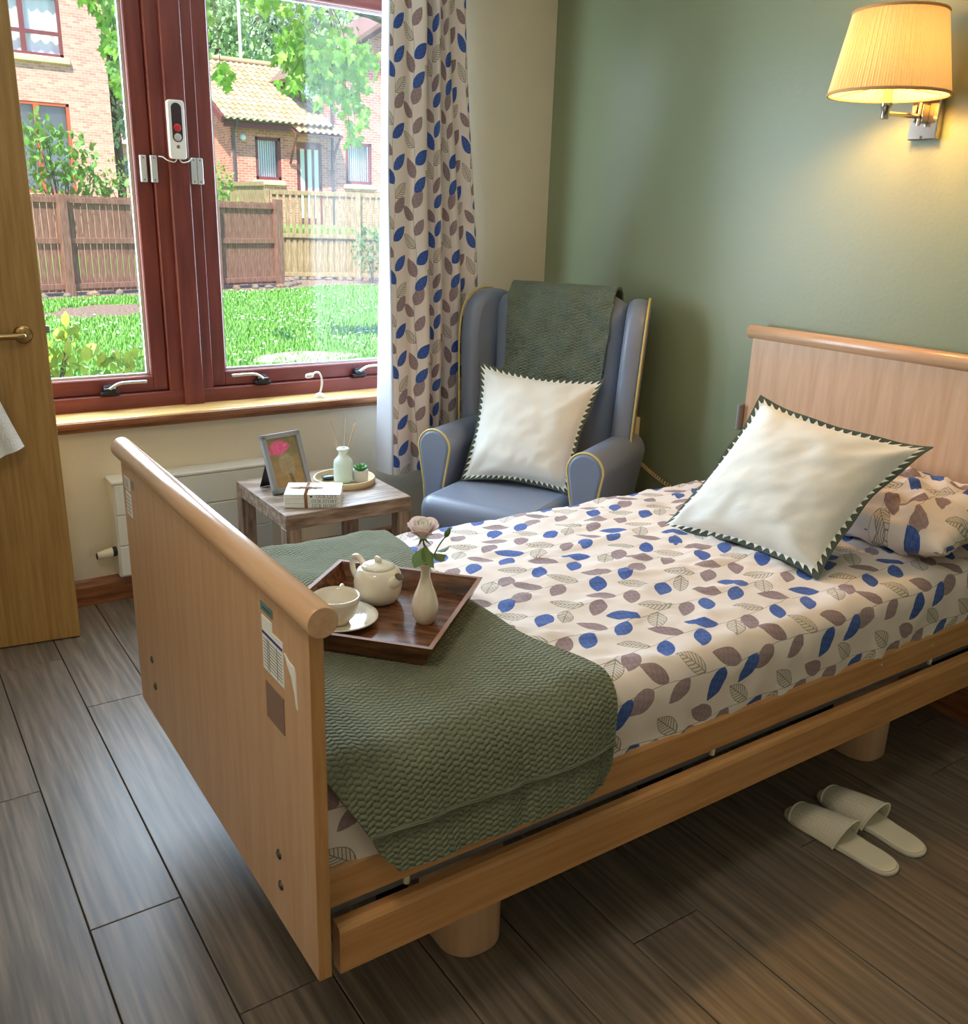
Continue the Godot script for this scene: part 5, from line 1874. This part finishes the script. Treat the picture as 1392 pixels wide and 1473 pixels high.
func tray_set() -> void:
	var y := 0.606
	var t := thing("serving_tray", "square walnut serving tray with flared sides on the green throw", "tray", Vector3(-1.77, y, 1.8125), deg_to_rad(-48.4))
	var bw := 0.142
	var bd := 0.157
	var rw := 0.1625
	var rd := 0.178
	var hh := 0.044
	obj("base", Sh.new().bb(Vector3(-bw, 0, -bd), Vector3(bw, 0.008, bd)), M.walnut, t)
	for k in 4:
		var s: float = [1, -1, 1, -1][k]
		var sh := Sh.new()
		var q := func(i: float, along: float, yy: float) -> Vector3:
			# i: 0 at the base, 1 at the rim; pushed out by the wall thickness
			var ww := lerpf(bw, rw, yy / hh) + i
			var dd := lerpf(bd, rd, yy / hh) + i
			if k < 2:
				return Vector3(along * ww, yy, s * dd)
			return Vector3(s * ww, yy, along * dd)
		var a: Array = []
		for yy in [0.0, hh]:
			for i in [-0.009, 0.0]:
				for al in [-1.0, 1.0]:
					a.append(q.call(i, al, yy))
		# a: [in-, in+, out-, out+] at the base, then at the rim
		var n := Vector3(0, 0, s) if k < 2 else Vector3(s, 0, 0)
		sh.face(a[2], a[3], a[7], a[6], n)
		sh.face(a[0], a[1], a[5], a[4], -n)
		sh.face(a[0], a[1], a[3], a[2], Vector3.DOWN)
		var o := obj("side", sh, M.walnut, t)
		var rim := Sh.new()
		rim.face(a[4], a[5], a[7], a[6], Vector3.UP)
		obj("rim", rim, M.walnut_rim, o)
	var fl := y + 0.008
	# teapot
	var tp := thing("teapot", "small rounded cream china teapot on the walnut tray", "teapot", Vector3(-1.737, fl, 1.738), atan2(0.24, 0.97))
	obj("body", Sh.new().lathe([Vector2(0, 0.0), Vector2(0.034, 0.0), Vector2(0.040, 0.004), Vector2(0.046, 0.014), Vector2(0.0495, 0.030), Vector2(0.050, 0.045), Vector2(0.047, 0.060), Vector2(0.042, 0.069), Vector2(0.037, 0.0735), Vector2(0.034, 0.0742)], 48), M.china, tp)
	var lid := obj("lid", Sh.new().lathe([Vector2(0.0335, 0.0742), Vector2(0.0345, 0.0765), Vector2(0.030, 0.0795), Vector2(0.018, 0.0835), Vector2(0.008, 0.085), Vector2(0, 0.0852)], 40), M.china, tp)
	obj("knob", Sh.new().box(Vector3(0, 0.0895, 0), Vector3(0.009, 0.013, 0.022), 0.004), M.china, lid)
	obj("spout", Sh.new().tube(spline([Vector3(0, 0.050, 0.036), Vector3(0, 0.055, 0.050), Vector3(0, 0.062, 0.058), Vector3(0, 0.070, 0.064)], 10), [0.015, 0.0148, 0.0142, 0.0135, 0.0128, 0.012, 0.0112, 0.0106, 0.010, 0.0098, 0.0098], 18, false), M.china, tp)
	obj("spout_hole", Sh.new().tube([Vector3(0, 0.0700, 0.0640), Vector3(0, 0.0704, 0.0643)], 0.0078, 16), mat(rgb(90, 78, 62), 0.6), tp)
	obj("handle", Sh.new().tube(spline([Vector3(0, 0.064, -0.042), Vector3(0, 0.078, -0.058), Vector3(0, 0.074, -0.076), Vector3(0, 0.050, -0.080), Vector3(0, 0.030, -0.066), Vector3(0, 0.024, -0.046)], 16), 0.0062, 10), M.china, tp)
	# saucer and cup
	var sc := obj("saucer", Sh.new().lathe([Vector2(0, 0.0), Vector2(0.042, 0.0), Vector2(0.046, 0.003), Vector2(0.066, 0.011), Vector2(0.0745, 0.0145), Vector2(0.0745, 0.0165), Vector2(0.064, 0.0135), Vector2(0.044, 0.006), Vector2(0.028, 0.0048), Vector2(0, 0.0045)], 56), M.china)
	sc.position = Vector3(-1.853, fl, 1.800)
	tag(sc, "cream china saucer under the teacup", "saucer")
	var cp := thing("teacup", "empty cream china teacup on its saucer", "cup", Vector3(-1.862, fl + 0.0052, 1.803), 2.5)
	obj("bowl", Sh.new().lathe([Vector2(0, 0.002), Vector2(0.022, 0.0), Vector2(0.025, 0.001), Vector2(0.027, 0.006), Vector2(0.036, 0.016), Vector2(0.0425, 0.030), Vector2(0.0450, 0.046), Vector2(0.0458, 0.056), Vector2(0.0445, 0.0568), Vector2(0.0428, 0.046), Vector2(0.040, 0.031), Vector2(0.033, 0.017), Vector2(0.024, 0.009), Vector2(0, 0.007)], 48), M.china, cp)
	obj("handle", Sh.new().tube(spline([Vector3(0, 0.048, 0.044), Vector3(0, 0.052, 0.060), Vector3(0, 0.040, 0.069), Vector3(0, 0.024, 0.060), Vector3(0, 0.016, 0.037)], 14), 0.0042, 8), M.china, cp)
	# bud vase and rose
	var vp := Vector3(-1.708, fl, 1.880)
	var va := obj("bud_vase", Sh.new().lathe([Vector2(0, 0), Vector2(0.016, 0), Vector2(0.019, 0.003), Vector2(0.024, 0.014), Vector2(0.0268, 0.028), Vector2(0.0262, 0.042), Vector2(0.0215, 0.060), Vector2(0.0145, 0.078), Vector2(0.0098, 0.095), Vector2(0.0092, 0.108), Vector2(0.0118, 0.119), Vector2(0.0142, 0.124), Vector2(0.0130, 0.1245), Vector2(0.010, 0.119), Vector2(0.0072, 0.106), Vector2(0, 0.09)], 40), M.china)
	va.position = vp
	tag(va, "slim cream china bud vase on the walnut tray", "vase")
	rose(vp)


func petal(r: float, h: float, open: float, span: float) -> ArrayMesh:
	var p := []
	var uv := []
	for i in 10:
		var row := []
		var ru := []
		for j in 9:
			var a := (i / 9.0 - 0.5) * span
			var f := j / 8.0
			var e := 1.0 - pow(absf(i / 9.0 - 0.5) * 2.0, 2.2) * 0.35 * f
			var rad := r * (0.25 + 0.75 * sin(minf(f * 1.9, PI * 0.5))) + open * pow(f, 3.0) * r
			row.append(Vector3(sin(a) * rad, h * f * e - open * pow(f, 4.0) * h * 0.14, cos(a) * rad))
			ru.append(Vector2(i / 9.0, f))
		p.append(row)
		uv.append(ru)
	return Sh.new().cloth(p, uv, 0.0006).done()


func rose(vp: Vector3) -> void:
	var t := thing("rose", "pale pink rose with green leaves standing in the bud vase", "flower", vp)
	var top := Vector3(-0.006, 0.176, -0.002)
	obj("stem", Sh.new().tube(spline([Vector3(0.004, 0.06, 0.002), Vector3(0.002, 0.12, 0), Vector3(-0.002, 0.15, 0), top], 8), 0.0018, 6), M.leaf_green, t)
	var bl := Node3D.new()
	bl.name = "bloom"
	t.add_child(bl)
	bl.position = top
	bl.rotation = Vector3(0.18, 0, 0.08)
	var tones := [mat(rgb(255, 248, 236), 0.6), mat(rgb(255, 242, 238), 0.6), mat(rgb(254, 234, 234), 0.6)]
	for m in tones:
		m.backlight_enabled = true
		m.backlight = Color(0.5, 0.47, 0.46)
	for lay in [[0.007, 0.036, 0.05, 3.2, 3, 0], [0.012, 0.038, 0.12, 2.5, 4, 0], [0.017, 0.037, 0.25, 2.0, 5, 1], [0.021, 0.034, 0.45, 1.7, 5, 2]]:
		var pm := petal(lay[0], lay[1], lay[2], lay[3])
		for k in lay[4]:
			var o := obj("petal", pm, tones[lay[5]], bl)
			o.rotation.y = k * TAU / lay[4] + lay[0] * 90.0
	var sep := Sh.new()
	for k in 5:
		var a := k * TAU / 5
		var d := Vector3(cos(a), 0, sin(a))
		var s := Vector3(-d.z, 0, d.x)
		sep.tri(d * 0.004 + s * 0.004, d * 0.022 + Vector3(0, -0.008, 0), d * 0.004 - s * 0.004)
	obj("sepals", sep, M.leaf_green, bl)
	var lm := plain_leaf(0.35)
	for q in [[Vector3(-0.004, 0.165, 0.004), Vector3(2.7, 0.3, 0.15), 0.050], [Vector3(-0.010, 0.160, 0.006), Vector3(2.5, -0.6, 0.3), 0.046], [Vector3(0.006, 0.150, 0.004), Vector3(2.4, 1.0, -0.2), 0.040], [Vector3(-0.002, 0.150, -0.006), Vector3(2.6, 2.6, 0), 0.042], [Vector3(0.018, 0.148, 0.008), Vector3(1.5, 1.2, -0.2), 0.03], [Vector3(0.010, 0.140, 0.006), Vector3(2.2, 0.8, -0.9), 0.038]]:
		obj("leaf", lm, M.leaf_green, t).transform = Transform3D(Basis.from_euler(q[1]).scaled(Vector3.ONE * q[2]), q[0])
	obj("side_stem", Sh.new().tube(spline([Vector3(0.004, 0.11, 0.002), Vector3(0.014, 0.135, 0.004), Vector3(0.024, 0.158, 0.008), Vector3(0.036, 0.178, 0.014)], 8), 0.0014, 6), M.leaf_green, t)
	obj("bud", Sh.new().lathe([Vector2(0.001, -0.004), Vector2(0.005, 0.001), Vector2(0.006, 0.007), Vector2(0.004, 0.014), Vector2(0, 0.019)], 12, Vector3(0.036, 0.178, 0.014), Basis(Vector3(0, 0, 1), -0.5)), M.leaf_green, t)


func door() -> void:
	var hinge := Vector3(-2.925, 0, 0.15)
	var t := thing("room_door", "light oak veneer door standing open before the window", "door", hinge, atan2(-0.12, 0.845))
	var w := 0.853
	var lf := obj("leaf", Sh.new().bb(Vector3(0, 0.004, -0.042), Vector3(w, 2.02, 0.0), 0.0015), M.oak_door, t)
	obj("latch_plate", Sh.new().bb(Vector3(w - 0.001, 0.93, -0.032), Vector3(w + 0.0012, 1.09, -0.010)), M.brass, lf)
	obj("latch", Sh.new().bb(Vector3(w, 1.0, -0.027), Vector3(w + 0.011, 1.022, -0.015), 0.002), M.grey_metal, lf)
	var hx := w - 0.062
	var hd := obj("handle_rose", Sh.new().lathe([Vector2(0.0265, 0.0), Vector2(0.0265, 0.004), Vector2(0.022, 0.007), Vector2(0.012, 0.009), Vector2(0.0, 0.009)], 28, Vector3(hx, 1.0, 0), Basis(Vector3(1, 0, 0), Vector3(0, 0, 1), Vector3(0, -1, 0))), M.brass, t)
	obj("lever", Sh.new().tube(spline([Vector3(hx, 1.0, 0.006), Vector3(hx, 1.0, 0.034), Vector3(hx - 0.004, 1.0, 0.043), Vector3(hx - 0.02, 1.0, 0.047), Vector3(hx - 0.11, 0.998, 0.047)], 18), 0.0095, 12), M.brass, hd)
	# white towelling robe on a hook, out of sight above
	obj("hook", Sh.new().tube(spline([Vector3(0.34, 1.72, 0.0), Vector3(0.34, 1.72, 0.04), Vector3(0.34, 1.75, 0.05)], 8), 0.006, 8), M.brass, t)
	var rb := thing("bath_robe", "white towelling robe hanging on the door at the left edge", "robe", hinge, atan2(-0.12, 0.845))
	var strip := func(left: Array, right: Array, z: float, fold: float, ph: float) -> Sh:
		var a := spline(left, 30)
		var b := spline(right, 30)
		var p := []
		var uv := []
		for i in 25:
			var f := i / 24.0
			var col := []
			var cu := []
			for j in 31:
				var q: Vector2 = a[j].lerp(b[j], f)
				var dn := j / 30.0
				col.append(Vector3(q.x, q.y, z + fold * dn * (sin(f * 15.0 + ph) * 0.5 + 0.5) + 0.02 * sin(f * PI)))
				cu.append(q)
			p.append(col)
			uv.append(cu)
		return Sh.new().cloth(p, uv, 0.008)
	obj("body", strip.call([Vector2(0.32, 1.74), Vector2(0.22, 1.45), Vector2(0.14, 0.9), Vector2(0.12, 0.31)], [Vector2(0.36, 1.74), Vector2(0.50, 1.45), Vector2(0.60, 0.9), Vector2(0.645, 0.315)], 0.012, 0.03, 0.0), M.towel, rb)
	obj("sleeve", strip.call([Vector2(0.40, 1.52), Vector2(0.46, 1.2), Vector2(0.55, 0.85), Vector2(0.60, 0.615)], [Vector2(0.50, 1.50), Vector2(0.60, 1.2), Vector2(0.685, 0.87), Vector2(0.752, 0.672)], 0.045, 0.02, 1.0), M.towel, rb)


func small_things() -> void:
	# wall heater behind the table
	var r := thing("wall_heater", "low white panel heater under the window behind the table", "heater")
	obj("body", Sh.new().bb(Vector3(-1.90, 0.11, 0.0), Vector3(-1.33, 0.455, 0.085), 0.004), M.radiator, r)
	obj("top_grille", Sh.new().bb(Vector3(-1.905, 0.455, 0.0), Vector3(-1.325, 0.468, 0.095), 0.003), M.radiator, r)
	for k in 3:
		obj("front_panel", Sh.new().bb(Vector3(-1.895, 0.118 + k * 0.113, 0.085), Vector3(-1.335, 0.118 + k * 0.113 + 0.109, 0.093), 0.002), M.radiator, r)
	var v := thing("heater_valve", "cream thermostatic valve with black collar at the heater end", "valve", Vector3(-1.90, 0.205, 0.06))
	var out := Basis(Vector3(0, 0, 1), Vector3(-1, -0.13, 0).normalized(), Vector3(0, 1, 0))
	obj("collar", Sh.new().lathe([Vector2(0, -0.002), Vector2(0.014, -0.002), Vector2(0.018, 0.002), Vector2(0.018, 0.012), Vector2(0.016, 0.014)], 24, Vector3.ZERO, out), M.black_plastic, v)
	obj("head", Sh.new().lathe([Vector2(0.0165, 0.014), Vector2(0.017, 0.03), Vector2(0.014, 0.048), Vector2(0.013, 0.066), Vector2(0.0, 0.066)], 24, Vector3.ZERO, out), M.cream_plastic, v)
	obj("end_cap", Sh.new().lathe([Vector2(0.012, 0.066), Vector2(0.011, 0.069), Vector2(0, 0.069)], 20, Vector3.ZERO, out), M.black_plastic, v)
	# call alarm on the mullion
	var a := thing("call_alarm", "white and dark call alarm unit with red button on the mullion", "alarm", Vector3(-1.557, 1.62, -0.06))
	var face := Basis(Vector3(1, 0, 0), Vector3(0, 0, 1), Vector3(0, 1, 0))
	obj("body", Sh.new().prism(rounded_rect(0.056, 0.185, 0.010), 0.0, 0.024, 0.003, Vector3.ZERO, face), M.white_plastic, a)
	obj("panel", Sh.new().prism(rounded_rect(0.034, 0.122, 0.0165, 8), 0.0235, 0.0252, 0.0, Vector3(0, 0.022, 0), face), M.plum_plastic, a)
	obj("red_button", Sh.new().lathe([Vector2(0.0125, 0.025), Vector2(0.0125, 0.0262), Vector2(0.009, 0.0275), Vector2(0, 0.028)], 24, Vector3(0, 0.006, 0), Basis(Vector3(1, 0, 0), Vector3(0, 0, 1), Vector3(0, -1, 0))), M.red_plastic, a)
	obj("grey_button", Sh.new().lathe([Vector2(0.0125, 0.025), Vector2(0.0125, 0.0262), Vector2(0.009, 0.0275), Vector2(0, 0.028)], 24, Vector3(0, -0.024, 0), Basis(Vector3(1, 0, 0), Vector3(0, 0, 1), Vector3(0, -1, 0))), M.grey_plastic, a)
	obj("indicator", Sh.new().lathe([Vector2(0.006, 0.0238), Vector2(0.006, 0.0246), Vector2(0, 0.0248)], 16, Vector3(0, -0.054, 0), Basis(Vector3(1, 0, 0), Vector3(0, 0, 1), Vector3(0, -1, 0))), M.felt_grey, a)
	for s in [[0.0, -0.072, 1.535, -1.640], [1.0, 0.042, 1.535, -1.500]]:
		var sg := -1.0 if s[0] < 0.5 else 1.0
		obj("cable", Sh.new().tube(spline([Vector3(sg * 0.004, -0.088, 0.012), Vector3(sg * 0.012, -0.102, 0.012), Vector3(sg * 0.035, -0.098, 0.010), Vector3(sg * 0.048, -0.088, 0.0), Vector3(sg * 0.058, -0.086, -0.014)], 14), 0.0022, 6), M.white_plastic, a)
	var names := ["left", "right"]
	var first: Node3D = null
	for s in [[-1.664, -0.098, "pale magnetic contact on the left sash beside the alarm"], [-1.634, -0.080, "pale magnetic contact on the frame left of the alarm"], [-1.500, -0.080, "pale magnetic contact on the frame right of the alarm"], [-1.478, -0.080, "pale magnetic contact at the right sash edge beside the alarm"]]:
		var o: Node3D
		if first == null:
			o = thing("window_contact", s[2], "sensor", Vector3(s[0], 1.493, s[1]), 0.0, "magnetic window contacts")
			obj("case", Sh.new().bb(Vector3(-0.0105, -0.043, 0.0), Vector3(0.0105, 0.043, 0.016), 0.002), M.grey_plastic, o)
			for y in [-0.035, 0.035]:
				obj("screw", Sh.new().lathe([Vector2(0.0022, 0.0), Vector2(0.0022, 0.0168), Vector2(0, 0.0168)], 10, Vector3(0, y, 0), Basis(Vector3(1, 0, 0), Vector3(0, 0, 1), Vector3(0, -1, 0))), M.black_plastic, o)
			first = o
		else:
			o = copy_of(first, s[2])
			o.position = Vector3(s[0], 1.493, s[1])
	# little bent white light on the sill
	var g := thing("clip_light", "small white bent gooseneck light standing on the window sill", "light", Vector3(-1.085, 0.681, 0.01))
	obj("foot", Sh.new().lathe([Vector2(0, 0), Vector2(0.019, 0), Vector2(0.020, 0.003), Vector2(0.018, 0.011), Vector2(0.010, 0.017), Vector2(0, 0.018)], 24), M.white_plastic, g)
	obj("neck", Sh.new().tube(spline([Vector3(0, 0.014, 0), Vector3(0.008, 0.04, 0), Vector3(0.010, 0.070, 0), Vector3(0.0, 0.094, 0), Vector3(-0.016, 0.098, 0), Vector3(-0.030, 0.090, 0)], 20), 0.0042, 8), M.white_plastic, g)
	obj("head", Sh.new().tube([Vector3(-0.026, 0.091, 0), Vector3(-0.030, 0.089, 0), Vector3(-0.052, 0.086, 0), Vector3(-0.057, 0.086, 0)], [0.006, 0.0095, 0.0095, 0.005], 14), M.white_plastic, g)
	# call unit on the green wall and its curly lead
	var u := thing("wall_call_unit", "cream call unit with small screen on the wall behind the chair", "call unit", Vector3(0, 0.585, 0.638))
	obj("case", Sh.new().bb(Vector3(-0.030, -0.044, -0.038), Vector3(0, 0.044, 0.038), 0.004), M.cream_plastic, u)
	obj("screen", Sh.new().bb(Vector3(-0.0312, 0.002, -0.022), Vector3(-0.0295, 0.026, 0.020)), M.dark_metal, u)
	obj("button", Sh.new().bb(Vector3(-0.032, -0.026, -0.010), Vector3(-0.0295, -0.010, 0.010), 0.001), M.grey_plastic, u)
	var lead := spline([Vector3(-0.02, -0.044, 0.0), Vector3(-0.025, -0.10, 0.03), Vector3(-0.028, -0.135, 0.10), Vector3(-0.03, -0.165, 0.19), Vector3(-0.032, -0.19, 0.30), Vector3(-0.034, -0.20, 0.42)], 260)
	var coil := []
	for k in lead.size():
		var ang := k * 0.9
		coil.append(lead[k] + Vector3(cos(ang), sin(ang), 0) * 0.0065)
	obj("curly_lead", Sh.new().tube(coil, 0.0022, 5), mat(rgb(204, 184, 140), 0.5), u)
	slippers()


func slippers() -> void:
	var t := thing("slipper", "white open-toed towelling slipper nearer the bed foot", "slipper", Vector3(-0.805, 0, 2.283), 0.05, "pair of slippers")
	# toe towards -z
	var out := spline([Vector2(0.0, -0.142), Vector2(0.034, -0.131), Vector2(0.048, -0.102), Vector2(0.049, -0.06), Vector2(0.044, 0.0), Vector2(0.039, 0.06), Vector2(0.038, 0.10), Vector2(0.028, 0.133), Vector2(0.0, 0.144), Vector2(-0.028, 0.133), Vector2(-0.037, 0.10), Vector2(-0.036, 0.06), Vector2(-0.038, 0.0), Vector2(-0.044, -0.06), Vector2(-0.044, -0.102), Vector2(-0.031, -0.131)], 60)
	out.append(Vector2(-0.017, -0.1395))
	var so := obj("sole", Sh.new().prism(out, 0.0, 0.010, 0.003), M.sole_side, t)
	var inner := []
	for q in out:
		inner.append(q * 0.965)
	obj("insole", Sh.new().prism(inner, 0.009, 0.0135, 0.003), M.sole, so)
	var p := []
	var uv := []
	for i in 25:
		var f := i / 24.0
		var row := []
		var ru := []
		for j in 15:
			var g := j / 14.0
			var z := lerpf(-0.108, 0.012, g)
			z += 0.018 * sin(PI * f) * g - 0.012 * sin(PI * f) * (1 - g)
			var hw := lerpf(0.046, 0.047, g) if g > 0.2 else lerpf(0.041, 0.046, g / 0.2)
			var a := PI * f
			var hgt := lerpf(0.026, 0.066, pow(g, 0.8))
			var x := -cos(a) * hw
			row.append(Vector3(x, 0.005 + hgt * pow(sin(a), 0.95), z))
			ru.append(Vector2(f, g))
		p.append(row)
		uv.append(ru)
	obj("upper", Sh.new().cloth(p, uv, -0.003), M.waffle, t)
	for e in [0, 14]:
		var rim := []
		for i in 25:
			rim.append(p[i][e])
		obj("binding", Sh.new().tube(rim, 0.0026, 6), M.sole, t)
	var o := copy_of(t, "white open-toed towelling slipper farther from the bed foot")
	o.position = Vector3(-0.683, 0, 2.280)
	o.rotation.y = -0.03
	o.scale = Vector3(-1, 1, 1) if false else Vector3.ONE
